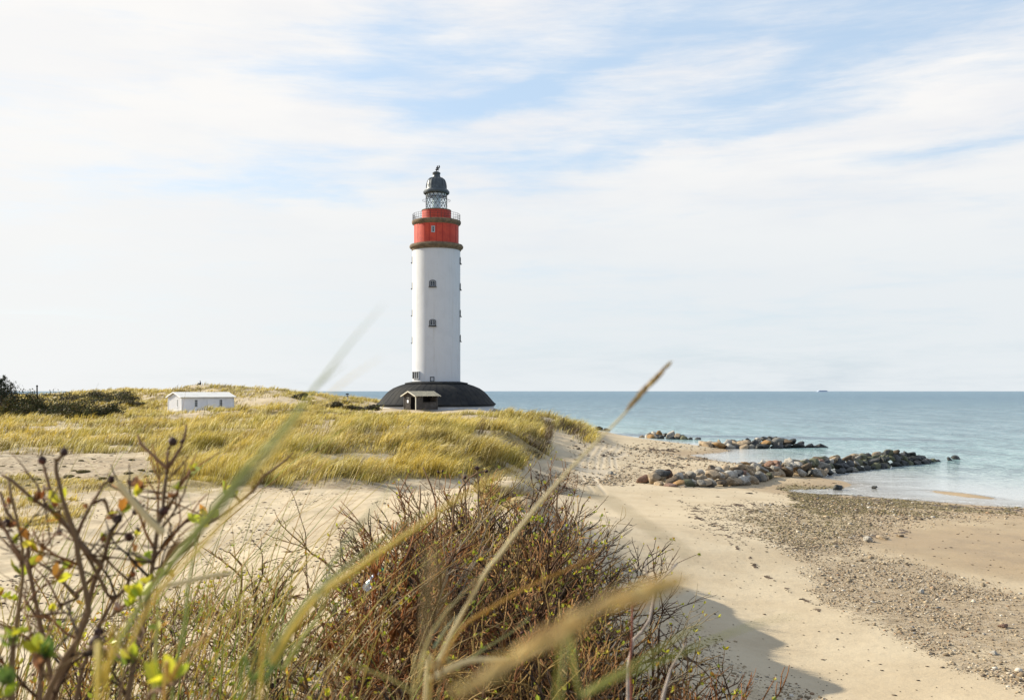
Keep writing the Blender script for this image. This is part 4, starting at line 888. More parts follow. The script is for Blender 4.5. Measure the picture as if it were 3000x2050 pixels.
for i, (px, py, wpx, lab) in enumerate(known):
    p = hit(px, py); sz = wpx * p.y / F; o = bpy.data.objects.new('moss_tussock', tm[i % 4]); COL.objects.link(o); o.location = p; o.scale = (sz, sz * rs.uniform(.8, 1.3), min(sz, .5) * rs.uniform(.8, 1.2)); o.rotation_euler = (0, 0, rs.uniform(0, 6))
    side = 'left part' if px < 330 else 'middle part' if px < 600 else 'right part'; szw = 'sizeable' if wpx > 18 else 'small' if wpx > 11 else 'tiny'
    tag(o, lab or f'{szw} olive moss tussock among others in the {side} of the sand flat', 'moss tussock', 'moss tussocks on the sand flat')

# ------------------------------------------------------------------ far shrubs and conifers
M['leafm'] = mat('shrub_leaf', None, .7, .25, attr='col', transl=.2)
M['bark'] = mat('bark', (0.07, 0.055, 0.042), .9)
def leaf_cloud(name_, C0, rad3, n, size, cols, parent, seed, m=None, blobs=7):
    """crown of many small leaf sprigs gathered in clumps"""
    rs = np.random.default_rng(seed); C0 = np.array(C0); rad3 = np.array(rad3); bl = rs.normal(0, .42, (blobs, 3)); bl[:, 2] = np.abs(bl[:, 2]) * .8; br = rs.uniform(.35, .6, blobs)
    k = rs.integers(0, blobs, n); d = rs.normal(0, 1, (n, 3)); d /= np.linalg.norm(d, axis=1)[:, None]; P = bl[k] + d * (br[k] * rs.random(n) ** .45)[:, None]; P[:, 2] = np.abs(P[:, 2]); P = C0 + P * rad3
    n1 = rs.normal(0, 1, (n, 3)); n1 /= np.linalg.norm(n1, axis=1)[:, None]; n2 = np.cross(n1, rs.normal(0, 1, (n, 3))); n2 /= np.linalg.norm(n2, axis=1)[:, None]
    s_ = size * rs.uniform(.5, 1.4, n)[:, None]; V = np.stack([P - n1 * s_, P + n2 * s_ * .45, P + n1 * s_, P - n2 * s_ * .45], 1).reshape(-1, 3)
    cc = np.array(cols)[rs.integers(0, len(cols), n)] * rs.uniform(.6, 1.3, (n, 1)); cb = rs.uniform(.75, 1.25, blobs)[k][:, None]
    me = np_mesh(name_, V, np.arange(4 * n), np.arange(n) * 4, m or M['leafm'], {'col': np.repeat(cc * cb, 4, 0)}); o = bpy.data.objects.new(name_, me); COL.objects.link(o); o.parent = parent; me.transform(Matrix.Translation(-parent.location)); return o
def shrub(px, py, Y, w_, h, cols, label, seed, group, n=1500, size=.13, dp_=.8):
    p = at(px, py, Y); p.z = gz(p.x, p.y) - .05; root = empty('shrub', p, label, 'shrub', group); rs = random.Random(seed)
    mb = MB()
    for i in range(7):
        a = rs.uniform(0, 6.28); q = Vector((math.cos(a) * w_ * .35, math.sin(a) * w_ * .3, h * rs.uniform(.5, .9))); mb.tube([p, p + q * .5 + Vector((rs.uniform(-.1, .1), 0, .1)), p + q], [.05, .035, .012], 5)
    mb.build('stem', M['bark'], root); leaf_cloud('foliage', p, (w_ * .62, w_ * dp_ * .55, h), n, size, cols, root, seed)
DK = [(.030, .042, .014), (.045, .055, .018), (.060, .060, .022), (.075, .055, .025)]; OL = [(.075, .080, .022), (.10, .09, .03), (.055, .06, .02), (.12, .085, .03)]; HE = [(.055, .05, .025), (.04, .045, .022), (.08, .06, .03)]
sh = [(18,1216,121,3.6,2.7,DK,'tall dark shrub under the conifers'), (52,1216,121,3.4,2.3,DK,'dark shrub right of the conifers'), (85,1217,121,3.2,1.9,OL,'olive shrub left of the wooden post'), (112,1218,120,3.0,1.45,OL,'olive shrub at the foot of the wooden post'),
      (140,1219,120,3.0,1.1,DK,'low dark shrub just right of the post'), (168,1220,119,3.0,1.05,OL,'brownish shrub in the hedge line, third from the post'), (196,1220,118,3.0,1.2,DK,'darkest low shrub in the middle of the hedge line'), (225,1220,118,3.0,1.15,OL,'olive shrub in the middle of the hedge line'),
      (255,1219,119,3.0,1.1,DK,'dark low shrub toward the right of the hedge line'), (285,1217,120,3.0,1.0,OL,'olive shrub second from the right end of the hedge line'), (318,1215,122,3.0,.75,DK,'low dark shrub at the right end of the hedge line'), (350,1213,124,2.6,.4,HE,'flat brown scrub tapering off the hedge line'),
      (30,1220,116,2.6,1.3,OL,'low green bush in front of the conifers'), (100,1221,116,2.6,.9,DK,'low bush in front of the post'), (170,1223,115,2.6,.6,OL,'low fringe bush along the pale sand strip'),
      (205,1166,192,5.5,1.0,HE,'left bush of the upper heather patch on the far dune'), (240,1164,196,5.5,1.4,DK,'middle bush of the upper heather patch on the far dune'), (272,1163,200,5.5,1.5,HE,'third bush of the upper heather patch on the far dune'), (305,1161,203,4.5,1.1,DK,'right bush of the upper heather patch on the far dune'),
      (262,1178,172,4.6,.8,HE,'left bush of the lower heather patch on the far dune'), (296,1177,176,4.6,1.2,DK,'middle bush of the lower heather patch on the far dune'), (330,1173,180,4.8,1.2,DK,'dark bush of the lower heather patch on the far dune'), (365,1169,184,4.5,1.0,HE,'right bush of the lower heather patch on the far dune'),
      (385,1182,165,4.2,.6,HE,'low brown bush below the heather patches'), (165,1155,225,4,.6,HE,'small brown bush at the crest left of the heather'),
      (930,1181,158,2.4,.5,HE,'brown bush on the sandy dune shoulder'), (985,1184,160,2.6,.5,HE,'low brown bush below the pole with the box'), (1040,1187,160,2.6,.5,HE,'brown bush left of the lighthouse skirt'), (1085,1188,160,2.6,.75,HE,'dark red-brown bush touching the lighthouse skirt'), (875,1166,172,2.2,.5,HE,'small brown bush on the dune shoulder right of the shed'), (1010,1180,168,2.4,.4,HE,'flat brown bush behind the pole with the box')]
for i, (px, py, Y, w_, h, cl, lab) in enumerate(sh):
    shrub(px, py, Y, w_ * 1.3, h * 1.75, cl, lab, 100 + i, 'dark shrubs at the far left' if py > 1200 else 'heather bushes on the far dunes', n=2600 if py > 1200 else 1900, size=.12 if py > 1200 else .16)
def conifer(px, ytop, Y, dense, label, seed):
    p = at(px, 1216, Y); p.z = gz(p.x, p.y) - .1; top = at(px, ytop, Y); rs = random.Random(seed); root = empty('conifer_tree', p, label, 'tree', 'sparse conifers at the left edge'); H_ = top.z - p.z
    mb = MB(); mb.tube([p, p + Vector((.03, 0, H_ * .5)), Vector((p.x, Y, top.z))], [.11, .07, .015], 6); mb.build('trunk', M['bark'], root)
    mb = MB(); tips = []
    for i in range(46):
        f = .28 + .7 * i / 46; a = rs.uniform(0, 6.28); L = (1 - f) * H_ * .42 + .15; b0 = p + Vector((0, 0, H_ * f)); d_ = Vector((math.cos(a), math.sin(a), rs.uniform(.05, .5)))
        e = b0 + d_ * L; m_ = b0 + d_ * L * .55 + Vector((0, 0, -.05)); mb.tube([b0, m_, e], [.03, .02, .008], 4); tips.append((b0, e))
        for _ in range(5):
            f2 = rs.uniform(.3, 1); q = b0.lerp(e, f2); mb.tube([q, q + Vector((rs.uniform(-1, 1), rs.uniform(-1, 1), rs.uniform(-.1, .8))) * .3], [.012, .006], 3)
    mb.build('branches', M['bark'], root)
    P = []; n = dense
    for _ in range(n):
        b0, e = rs.choice(tips); q = b0.lerp(e, rs.uniform(.35, 1.05)); P.append((q.x + rs.gauss(0, .10), q.y + rs.gauss(0, .1), q.z + rs.gauss(0, .08)))
    P = np.array(P); q = np.random.default_rng(seed); n1 = q.normal(0, 1, (n, 3)); n1 /= np.linalg.norm(n1, axis=1)[:, None]; n2 = np.cross(n1, q.normal(0, 1, (n, 3))); n2 /= np.linalg.norm(n2, axis=1)[:, None]; s_ = q.uniform(.04, .13, n)[:, None]
    V = np.stack([P - n1 * s_, P + n2 * s_ * .4, P + n1 * s_, P - n2 * s_ * .4], 1).reshape(-1, 3)
    me = np_mesh('crown', V, np.arange(4 * n), np.arange(n) * 4, M['leafm'], {'col': np.repeat(np.array([[.022, .032, .018]]) * q.uniform(.6, 1.6, (n, 1)), 4, 0)}); o = bpy.data.objects.new('crown', me); COL.objects.link(o); o.parent = root; me.transform(Matrix.Translation(-root.location))
conifer(2.5, 1109, 119, 1700, 'dark conifer cut by the left edge of the photo', 1); conifer(15, 1098, 121, 700, 'tallest almost bare conifer at the far left', 2); conifer(32, 1120, 120, 500, 'shorter bare conifer right of the tallest one', 3); conifer(-18, 1104, 122, 1500, 'conifer just outside the left edge', 4)

# ------------------------------------------------------------------ foreground: rose bushes
def pc(name, c, rough=.7, spec=.3, transl=0.0, var=None, bump=None): return mat(name, c, rough, spec, transl=transl, var=var, bump=bump)
M['twig'] = pc('rose_twig', (0.105, 0.062, 0.036), .8, var=[(40, (0.20, 0.135, 0.085), .45, .65), (9, (0.06, 0.035, 0.02), .5, .7)], bump=(90, .5, .002))
M['twigv'] = mat('rose_twig_mixed', None, .8, .25, attr='col', bump=(90, .4, .002))
M['hip'] = pc('dry_rose_hip', (0.035, 0.016, 0.012), .7, var=[(60, (0.10, 0.03, 0.02), .5, .7)])
M['leaf'] = mat('young_leaf', None, .45, .4, attr='col', transl=.45)
def vary(rs, c, a, b):
    f = rs.uniform(a, b); return tuple(x * f * rs.uniform(.94, 1.06) for x in c)
def leaflets(mb, p, d, s, rs, n=4, cols=None):
    """a tuft of young folded leaflets at a shoot tip"""
    cols = cols or [(.44, .42, .03), (.34, .38, .03), (.52, .46, .05), (.22, .27, .03), (.38, .18, .03)]
    for i in range(n):
        ax = (Vector(d) + Vector((rs.gauss(0, .75), rs.gauss(0, .75), rs.gauss(.15, .6)))).normalized(); sd_ = ax.cross(Vector((rs.gauss(0, 1), rs.gauss(0, 1), rs.gauss(0, 1)))).normalized(); up = ax.cross(sd_)
        L = s * rs.uniform(.6, 1.3); w_ = L * .27; b0 = Vector(p); mb.cur = vary(rs, rs.choice(cols), .7, 1.25)
        P = [b0, b0 + ax * L * .3 + sd_ * w_ * .8 + up * w_ * .3, b0 + ax * L * .65 + sd_ * w_ * .9 + up * w_ * .35, b0 + ax * L, b0 + ax * L * .65 - sd_ * w_ * .9 + up * w_ * .35, b0 + ax * L * .3 - sd_ * w_ * .8 + up * w_ * .3, b0 + ax * L * .35, b0 + ax * L * .7]
        mb.add(P, [(0, 1, 6), (1, 2, 7, 6), (2, 3, 7), (0, 6, 5), (6, 7, 4, 5), (7, 3, 4)])
TWC = [(.075, .036, .013), (.10, .052, .02), (.15, .095, .04), (.035, .018, .008), (.17, .06, .012), (.16, .125, .085), (.022, .013, .007), (.05, .024, .009), (.22, .14, .04), (.03, .017, .008), (.22, .11, .035), (.28, .17, .07), (.19, .085, .028), (.15, .06, .018), (.20, .09, .03)]
def grow(mb, lf, hips, p, d, L, r, depth, rs, leafy, green):
    n = 4 if depth > 1 else 3; P = [Vector(p)]; q = Vector(p); dd = Vector(d).normalized()
    for i in range(n):
        dd = (dd + Vector((rs.gauss(0, .17), rs.gauss(0, .17), rs.gauss(.03, .14)))).normalized(); q = q + dd * L / n; P.append(q.copy())
    mb.tube(P, [r * (1 - .45 * i / n) for i in range(n + 1)], 5 if depth > 2 else 4 if depth > 0 else 3)
    if depth <= 0:
        k = rs.random()
        if k < leafy: leaflets(lf, P[-1], dd, rs.uniform(.018, .036), rs, rs.randint(3, 5))
        elif k < leafy + .015: hips.append((P[-1], rs.uniform(.005, .009)))
        return
    for i in range(rs.randint(2, 3)):
        f = rs.uniform(.35, .95); k = min(n - 1, int(f * n)); b0 = P[k].lerp(P[k + 1], f * n - k)
        nd = (dd + Vector((rs.gauss(0, .62), rs.gauss(0, .62), rs.gauss(.12, .4)))).normalized(); grow(mb, lf, hips, b0, nd, L * rs.uniform(.45, .72), r * .66, depth - 1, rs, leafy, green)
    nd = (dd + Vector((rs.gauss(0, .25), rs.gauss(0, .25), rs.gauss(0, .2)))).normalized(); grow(mb, lf, hips, P[-1], nd, L * .62, r * .66, depth - 1, rs, leafy, green)
    if rs.random() < .4 and depth > 1:
        for _ in range(4): f = rs.random(); k = min(n - 1, int(f * n)); b0 = P[k]; e = b0 + Vector((rs.gauss(0, 1), rs.gauss(0, 1), rs.gauss(0, 1))).normalized() * .018; mb.tube([b0, e], [.0016, .0005], 3)
def hip_mesh(mb, p, r, rs):
    p = Vector(p); M3 = Matrix.Rotation(rs.uniform(-1, 1), 3, 'X') @ Matrix.Rotation(rs.uniform(-1, 1), 3, 'Y'); n0 = len(mb.v)
    mb.lathe([(.001, -r), (r * .7, -r * .75), (r, 0), (r * .8, r * .6), (r * .35, r * .9), (.001, r)], (0, 0, 0), 7)
    for i in range(5): a = i * 1.256 + rs.random(); mb.tube([(math.cos(a) * r * .3, math.sin(a) * r * .3, r * .8), (math.cos(a) * r * 1.0, math.sin(a) * r * 1.0, r * rs.uniform(1.3, 2.2))], [r * .14, r * .03], 3)
    for i in range(n0, len(mb.v)): mb.v[i] = tuple(p + M3 @ Vector(mb.v[i]))
def rose_bush(base, label, seed, n, L, r, leafy, spread=(.5, .5), depth=3, lean=(0.15, 0, 0), rad_=.3, group='dead-looking rose bushes in the foreground'):
    rs = random.Random(seed); base = Vector(base); base.z = gz(base.x, base.y) - .03; root = empty('rose_bush', base, label, 'bush', group); lf, hp = MB(), []
    for i in range(n):
        mb = MB(); mb.cur = vary(rs, rs.choice(TWC), .85, 1.35); p = base + Vector((rs.gauss(0, rad_), rs.gauss(0, rad_), 0)); p.z = gz(p.x, p.y) - .03
        grow(mb, lf, hp, p, Vector((rs.gauss(lean[0], spread[0]), rs.gauss(lean[1], spread[1]), 1)), L * rs.uniform(.6, 1.1), r * rs.uniform(.6, 1.2), depth, rs, leafy, 0)
        mb.build('stem', M['twigv'], root, smooth=True, fix=False)
    if lf.v: lf.build('leaves', M['leaf'], root, fix=False)
    if hp:
        for p, q in hp[:14]: h_ = MB(); hip_mesh(h_, p, q, rs); h_.build('rose_hip', M['hip'], root, smooth=True, fix=False)
    return root
bushes = [((-.8,10.5), 'far bush on the left of the thicket, top twigs against the pale sand', .36, .2), ((-.35,10.8), 'far bush in the middle of the thicket top', .42, .12), ((.15,10.2), 'leafy far bush below the dune corner', .40, .5), ((.45,9.2), 'leafy bush at the upper right rim of the thicket', .38, .6),
          ((-.9,8.2), 'bush behind the yellow grass blades', .36, .15), ((-.3,8.4), 'dense bush in the upper middle of the thicket', .40, .15), ((.15,8.0), 'bush right of the thicket centre', .38, .2), ((.5,7.6), 'green-tipped bush on the right rim above the slope', .36, .5),
          ((-.8,6.4), 'bush around the plastic bottle', .34, .15), ((-.2,6.5), 'brown bush at the centre of the thicket', .38, .12), ((.35,6.4), 'dark bush right of the centre', .38, .12), ((.6,6.2), 'bush on the right rim beside the bleached twig', .36, .2),
          ((-.35,5.0), 'near bush low in the middle of the photo', .34, .12), ((.15,5.0), 'near bush right of the lowest middle', .34, .12), ((.45,5.1), 'near dark bush behind the blurred seed head', .36, .08), ((.68,4.9), 'dark bush at the lower right foot of the thicket', .34, .08),
          ((-1.5,7.0), 'thin bush left of the thicket with orange-brown twigs', .32, .25), ((-1.25,5.2), 'thin near bush left of the centre', .30, .3), ((.45,3.9), 'bush in the lower right bottom corner of the thicket', .32, .06), ((0,3.9), 'bush at the bottom edge below the thicket centre', .32, .1), ((.65,4.1), 'dark trailing bush at the bottom by the sand slope', .32, .05)]
for i, ((x, y), lab, L, lf_) in enumerate(bushes):
    rose_bush((x, y, 0), 'rose thicket: ' + lab, 300 + i, (8 if x < -1.2 else 22) if y < 9 else 22, L * (2.0 if y > 9 else 1.7 if y > 6 else 1.4), .0175 if y > 6 else .0125, lf_ * .7, spread=(.66, .6), rad_=.36)
lbush = [((-2.6,6.2), 'small leafy bush on the sand at the left edge', .22, .6), ((-2.0,5.4), 'thin brown bush behind the crossing left twigs', .28, .3), ((-1.75,8.5), 'low bush on the bare sand left of the thicket', .25, .3), ((-2.2,4.6), 'near leafy bush at lower left', .26, .5), ((-1.35,4.2), 'near bush between the left twigs and the green blades', .28, .35), ((-2.9,8.6), 'little bush far left on the sand', .2, .5), ((-1.0,3.6), 'near low bush at the bottom left of centre', .26, .3), ((-1.5,3.0), 'tangle of blurred brown twigs in the lower left', .34, .12), ((-1.15,2.5), 'very near tangle of twigs at the bottom left', .28, .15), ((-.75,2.9), 'near twigs at the bottom under the yellow blades', .30, .1), ((-1.9,3.3), 'near tangle of twigs behind the left stems', .34, .2), ((-.45,3.3), 'near twigs at the bottom left of the seed head', .26, .1), ((-2.4,7.4), 'spindly bush on the sand behind the left stems', .26, .4), ((-1.3,9.3), 'spindly bush at the left rim of the thicket top', .34, .2), ((-1.9,6.6), 'scraggy bush on the sand left of the bottle', .30, .3), ((-2.1,3.9), 'brown tangle behind the leftmost stems', .34, .2), ((-2.6,4.9), 'brown bush at the left edge of the photo', .32, .3)]
for i, ((x, y), lab, L, lf_) in enumerate(lbush): rose_bush((x, y, 0), lab, 400 + i, 7, L * 1.4, .0075, lf_, rad_=.22, depth=3)
# traced stems of the two bushes nearest the lens at the left
def stem(pts_, Y, r0, r1, mb, jit=0.0):
    n = len(pts_); mb.tube([at(px, py, Y + jit * i / n) for i, (px, py) in enumerate(pts_)], [r0 + (r1 - r0) * i / (n - 1) for i in range(n)], 7)
YL = 1.75
def near_bush(label, base_px, stems, hips, leaves, seed, Yn=YL, carry=False):
    rs = random.Random(seed); b0 = at(base_px, 1900, Yn); b0.z = gz(b0.x, b0.y); root = empty('rose_bush', b0, label, 'bush', 'rose stems close to the lens')
    for S_ in stems:
        mb = MB(); mb.cur = vary(rs, (.17, .105, .055), .7, 1.2); Yd = Yn + S_[2]; P = S_[0]; first = P[-1]
        if first[1] > 1880 or carry:                          # carry the stem on down to the ground
            e = at(first[0] + (first[0] - P[-2][0]) * 1.4, first[1] + 400, Yd); P3_ = [at(px, py, Yd) for px, py in P] + [e, Vector((e.x, e.y, gz(e.x, e.y) - .05))]
        else: P3_ = [at(px, py, Yd) for px, py in P]
        n = len(P3_); r = S_[1] * .82; mb.tube(P3_, [r * (.55 + .6 * i / (n - 1)) * (1.12 if i % 2 else .95) for i in range(n)], 7)
        for i in range(n - 1):
            for _ in range(5):
                q = P3_[i].lerp(P3_[i + 1], rs.random()); mb.tube([q, q + Vector((rs.gauss(0, 1), rs.gauss(0, .6), rs.gauss(0, 1))).normalized() * rs.uniform(.006, .012)], [.0012, .0004], 3)
        mb.build('stem', M['twigv'], root, smooth=True, fix=False)
    ALLP = [(x, y, k) for k, S_ in enumerate(stems) for a, b_ in zip(S_[0][:-1], S_[0][1:]) for x, y in [(a[0] + (b_[0] - a[0]) * q / 4, a[1] + (b_[1] - a[1]) * q / 4) for q in range(5)]]
    def attach(px, py, dy, r, skip=None):
        c_ = [q for q in ALLP if q[2] != skip and (q[1] > py + 6)]
        if not c_: return
        q = min(c_, key=lambda q: math.hypot(q[0] - px, q[1] - py)); dd = math.hypot(q[0] - px, q[1] - py)
        if dd < 5: return
        dy2 = stems[q[2]][2]; a, b_ = at(px, py, Yn + dy), at(q[0], q[1], Yn + dy2); mb = MB(); mb.cur = TWC[0]; mid = a.lerp(b_, .5) + Vector((rs.uniform(-.1, .1), 0, rs.uniform(-.08, .02))) * (a - b_).length
        mb.tube([a, mid, b_], [r * .6, r * .8, r], 6); mb.build('side_twig', M['twigv'], root, smooth=True, fix=False)
    for k, S_ in enumerate(stems):
        if S_[0][-1][1] < 1880 and not carry: attach(*S_[0][-1], S_[2], S_[1] * .9, k)
    for (px, py, r, dy) in hips: attach(px, py, dy, .0022)
    for (px, py, s_, dy, kd) in leaves: attach(px, py, dy, .0018)
    if not carry:
        lf, hp = MB(), []
        for k in range(len(stems) * 2):
            q = rs.choice([q for q in ALLP if q[1] > 1500]); S_ = stems[q[2]]; mb = MB(); mb.cur = vary(rs, rs.choice(TWC), .8, 1.2); sg = rs.choice((-1, 1))
            grow(mb, lf, hp, at(q[0], q[1], Yn + S_[2]), Vector((sg * rs.uniform(.3, 1), rs.uniform(-.6, .6), rs.uniform(.3, 1))), rs.uniform(.05, .12), S_[1] * .5, 1, rs, .14, 0); mb.build('side_twig', M['twigv'], root, smooth=True, fix=False)
        if lf.v: lf.build('leaves', M['leaf'], root, fix=False)
    for (px, py, r, dy) in hips:
        mb = MB(); hip_mesh(mb, at(px, py, Yn + dy), r * .72, rs); mb.build('rose_hip', M['hip'], root, smooth=True, fix=False)
    for (px, py, s_, dy, kind) in leaves:
        mb = MB(); cols = {'g': [(.46, .46, .03), (.52, .48, .03), (.28, .34, .03)], 'r': [(.17, .06, .02), (.24, .11, .04)], 'b': [(.20, .10, .05), (.14, .07, .04)], 'd': [(.08, .14, .03), (.16, .22, .03)]}[kind]
        leaflets(mb, at(px, py, Yn + dy), (rs.uniform(-.3, .3), 0, 1), s_ * .55, rs, 6, cols); mb.build('leaf', M['leaf'], root, fix=False)
    return root
near_bush('tall rose stem with two dark hips crossing the left of the photo', 200,
  [([(163,1342),(165,1383),(186,1469),(194,1495),(220,1562),(229,1632),(251,1729),(260,1790),(230,1870),(194,1923),(150,2010),(130,2060)], .0068, 0),
   ([(124,1348),(132,1380),(146,1430),(152,1450)], .0035, .02), ([(188,1326),(178,1338),(165,1350)], .004, 0), ([(304,1420),(285,1450),(264,1482),(240,1530),(229,1560)], .0036, .03),
   ([(229,1590),(262,1640),(290,1690),(310,1730)], .004, .06), ([(150,1600),(135,1500),(128,1420)], .002, .1),
   ([(353,1517),(322,1562),(308,1623),(273,1711),(256,1780),(215,1900),(170,2010),(150,2060)], .007, .08), ([(336,1530),(318,1500),(310,1470),(302,1462)], .004, .08), ([(400,1640),(370,1720),(330,1760),(290,1830),(240,1960),(220,2060)], .0055, .15)],
  [(124,1348,.011,.02), (188,1324,.010,0), (325,1405,.010,.1), (345,1520,.012,.08), (378,1573,.012,.15), (404,1552,.007,.2)],
  [(300,1590,.02,.0,'r'), (255,1490,.02,.05,'r'), (372,1480,.035,.1,'b'), (330,1515,.03,.1,'b'), (385,1690,.02,.05,'r')], 1)
near_bush('forked rose stem standing up against the yellow dune', 470,
  [([(403,1273),(412,1300),(450,1335),(478,1362),(490,1372)], .0042, .1), ([(546,1245),(542,1275),(530,1310),(508,1345),(492,1370)], .0036, .1), ([(492,1314),(490,1345),(490,1372)], .0032, .1),
   ([(555,1335),(530,1365),(500,1395)], .0022, .12), ([(490,1372),(482,1431),(477,1486),(470,1510),(463,1535),(450,1632),(441,1694),(430,1780),(400,1900),(380,2010),(370,2060)], .0062, .1),
   ([(480,1490),(500,1470),(520,1450)], .003, .1), ([(770,1398),(740,1438),(705,1469),(630,1522),(591,1544),(520,1600),(470,1660)], .0042, .35), ([(860,1325),(833,1350),(800,1375),(767,1398)], .0030, .35), ([(745,1440),(740,1425),(742,1408)], .003, .35), ([(705,1469),(690,1450),(680,1440)], .003, .35)],
  [(506,1293,.012,.1), (480,1495,.013,.1), (535,1292,.006,.1), (765,1380,.006,.35), (742,1426,.007,.35)],
  [(520,1435,.032,.08,'g'), (505,1455,.03,.08,'r'), (403,1450,.035,.1,'g'), (415,1432,.03,.1,'r'), (396,1425,.04,.3,'b'), (412,1480,.02,.1,'b')], 2)
near_bush('arching rose stems leaning in at the left edge of the photo', 60,
  [([(5,1390),(35,1407),(101,1465),(167,1504),(198,1544),(240,1600),(300,1660)], .0052, .05), ([(26,1407),(33,1456),(53,1535),(66,1597),(66,1703),(48,1826),(40,1900),(36,2060)], .0048, .1), ([(0,1440),(20,1500),(60,1550),(79,1570),(84,1640),(88,1680),(106,1769),(119,1835),(137,1900),(150,2000),(155,2060)], .0058, .15),
   ([(0,1575),(30,1600),(62,1640)], .003, .2), ([(95,1635),(150,1670),(190,1710),(230,1750)], .0045, .3), ([(100,1660),(140,1700),(165,1750),(180,1780)], .0028, .3), ([(-20,1480),(10,1540),(35,1590),(60,1640)], .004, 0)],
  [(20,1530,.011,.1), (175,1560,.008,.2), (395,1500,.008,.3)],
  [(80,1462,.03,.05,'g'), (104,1468,.04,.05,'r'), (78,1545,.022,.1,'g'), (44,1590,.03,.1,'g'), (25,1545,.035,.1,'r'), (28,1475,.03,.1,'r'), (160,1485,.03,.1,'r'), (185,1672,.018,.3,'g'), (0,1545,.03,.0,'b')], 3)
near_bush('lowest green-budded rose shoots in the lower left corner', 90,
  [([(45,1850),(35,1900),(30,1960),(28,2060)], .004, -.3), ([(115,1880),(125,1930),(120,2000),(118,2060)], .004, -.25), ([(380,1930),(360,1990),(350,2060)], .003, -.2), ([(540,1970),(480,2010),(440,2030),(420,2070)], .004, -.4), ([(150,1780),(140,1850),(120,1900)], .003, .3)],
  [(280,1880,.016,.1), (290,1850,.012,.15)],
  [(45,1860,.035,-.3,'g'), (30,1890,.03,-.3,'d'), (12,2010,.045,-.6,'d'), (5,2040,.04,-.6,'g'), (110,1910,.05,-.3,'g'), (135,1930,.05,-.3,'d'), (120,1960,.04,-.3,'b'), (385,1930,.035,-.2,'g'), (375,1945,.03,-.2,'d'), (520,1985,.05,-.5,'g'), (470,2010,.05,-.5,'g'), (410,1745,.05,.05,'g'), (390,1770,.04,.05,'g'), (350,1790,.04,.1,'b'),
   (200,1800,.02,.5,'g'), (15,1750,.03,.8,'g'), (40,1760,.03,.8,'g'), (150,1790,.035,.6,'g'), (80,1790,.03,.7,'g')], 4, 1.6)
near_bush('grey weathered forked stem rising from the middle of the thicket', 1340,
  [([(1240,1368),(1250,1395),(1265,1430),(1275,1465)], .010, 8), ([(1130,1835),(1200,1640),(1340,1640)][:0] or [(1345,1570),(1352,1620),(1335,1680),(1325,1730)], .018, 5.2), ([(1230,1420),(1232,1460),(1228,1500)], .013, 8)], [], [], 5, 1.8, True)
# dark hips and twigs at the thicket's top
near_bush('rose twig with dark hips reaching over the yellow dune edge', 1380,
  [([(1430,1378),(1400,1384),(1375,1400),(1365,1412),(1350,1430),(1330,1480)], .012, 7.4), ([(1395,1370),(1400,1384)], .012, 7.4), ([(1352,1400),(1362,1412)], .010, 7.4), ([(1290,1378),(1285,1400),(1290,1430),(1280,1470)], .004, 7.7), ([(1175,1415),(1188,1440),(1196,1470)], .005, 7), ([(855,1440),(870,1480),(885,1530),(895,1560)], .005, 5.6), ([(1210,1366)][:0] or [(1240,1370),(1262,1420),(1276,1470)], .010, 7)],
  [(1398,1371,.030,7.4), (1425,1380,.024,7.4), (1362,1398,.024,7.4), (1284,1382,.018,7.7), (1296,1380,.018,7.7)], [], 6, 1.8, True)
near_bush('leafy twig standing out at the right over the shaded sand', 1640,
  [([(1655,1425),(1635,1440),(1615,1465),(1600,1495),(1590,1530)], .008, 6.4), ([(1638,1420),(1633,1442)], .006, 6.4), ([(1664,1434),(1650,1440),(1632,1444)], .005, 6.4)], [(1638,1421,.014,6.4), (1652,1424,.012,6.4), (1660,1430,.010,6.4)], [(1585,1530,.09,6.4,'g'), (1575,1520,.08,6.4,'g'), (1560,1525,.08,6.4,'g')], 7, 1.8, True)
# bleached twigs over the sand slope
def twig(label, parts, m):
    root = None
    for i, (pts_, Y, r0, r1) in enumerate(parts):
        if i == 0: b0 = at(*pts_[-1], Y); root = empty('bare_twig', b0, label, 'twig', 'bare twigs at the right of the thicket')
        mb = MB(); P = [at(px, py, Y) for px, py in pts_]
        if i == 0: P.append(Vector((P[-1].x, P[-1].y + .05, gz(P[-1].x, P[-1].y) - .03)))
        n = len(P); mb.tube(P, [r1 + (r0 - r1) * k / (n - 1) for k in range(n)], 6); mb.build('stem' if i == 0 else 'side_twig', m, root, smooth=True, fix=False)
M['bleached'] = pc('bleached_twig', (0.33, 0.28, 0.24), .8, var=[(30, (.2, .16, .13), .45, .65)])
twig('bleached forked twig arching over the shaded sand', [([(1983,1650),(1965,1670),(1919,1712),(1915,1760),(1903,1815),(1880,1850),(1857,1871),(1840,1950)], 2.3, .004, .0022), ([(1893,1640),(1890,1665),(1912,1720)], 2.3, .0025, .0012), ([(1945,1705),(1925,1712),(1915,1722)], 2.3, .002, .001)], M['bleached'])
twig('thin reddish upright twig in the lower right of the thicket', [([(1852,1773),(1852,1830),(1850,1880),(1846,1944),(1850,2040)], 2.2, .003, .002)], pc('red_twig', (0.16, 0.05, 0.03)))
twig('pale stick standing at the bottom right of the thicket', [([(2009,1885),(1985,1925),(1965,1960),(1955,1995),(1942,2040),(1939,2070)], 2.0, .004, .002)], M['bleached'])
twig('trailing dark root strand on the sand slope', [([(1930,1840),(1965,1880),(2010,1920),(2060,1960),(2095,2000),(2110,2030)][::-1], 6.5, .008, .003)], M['twig'])

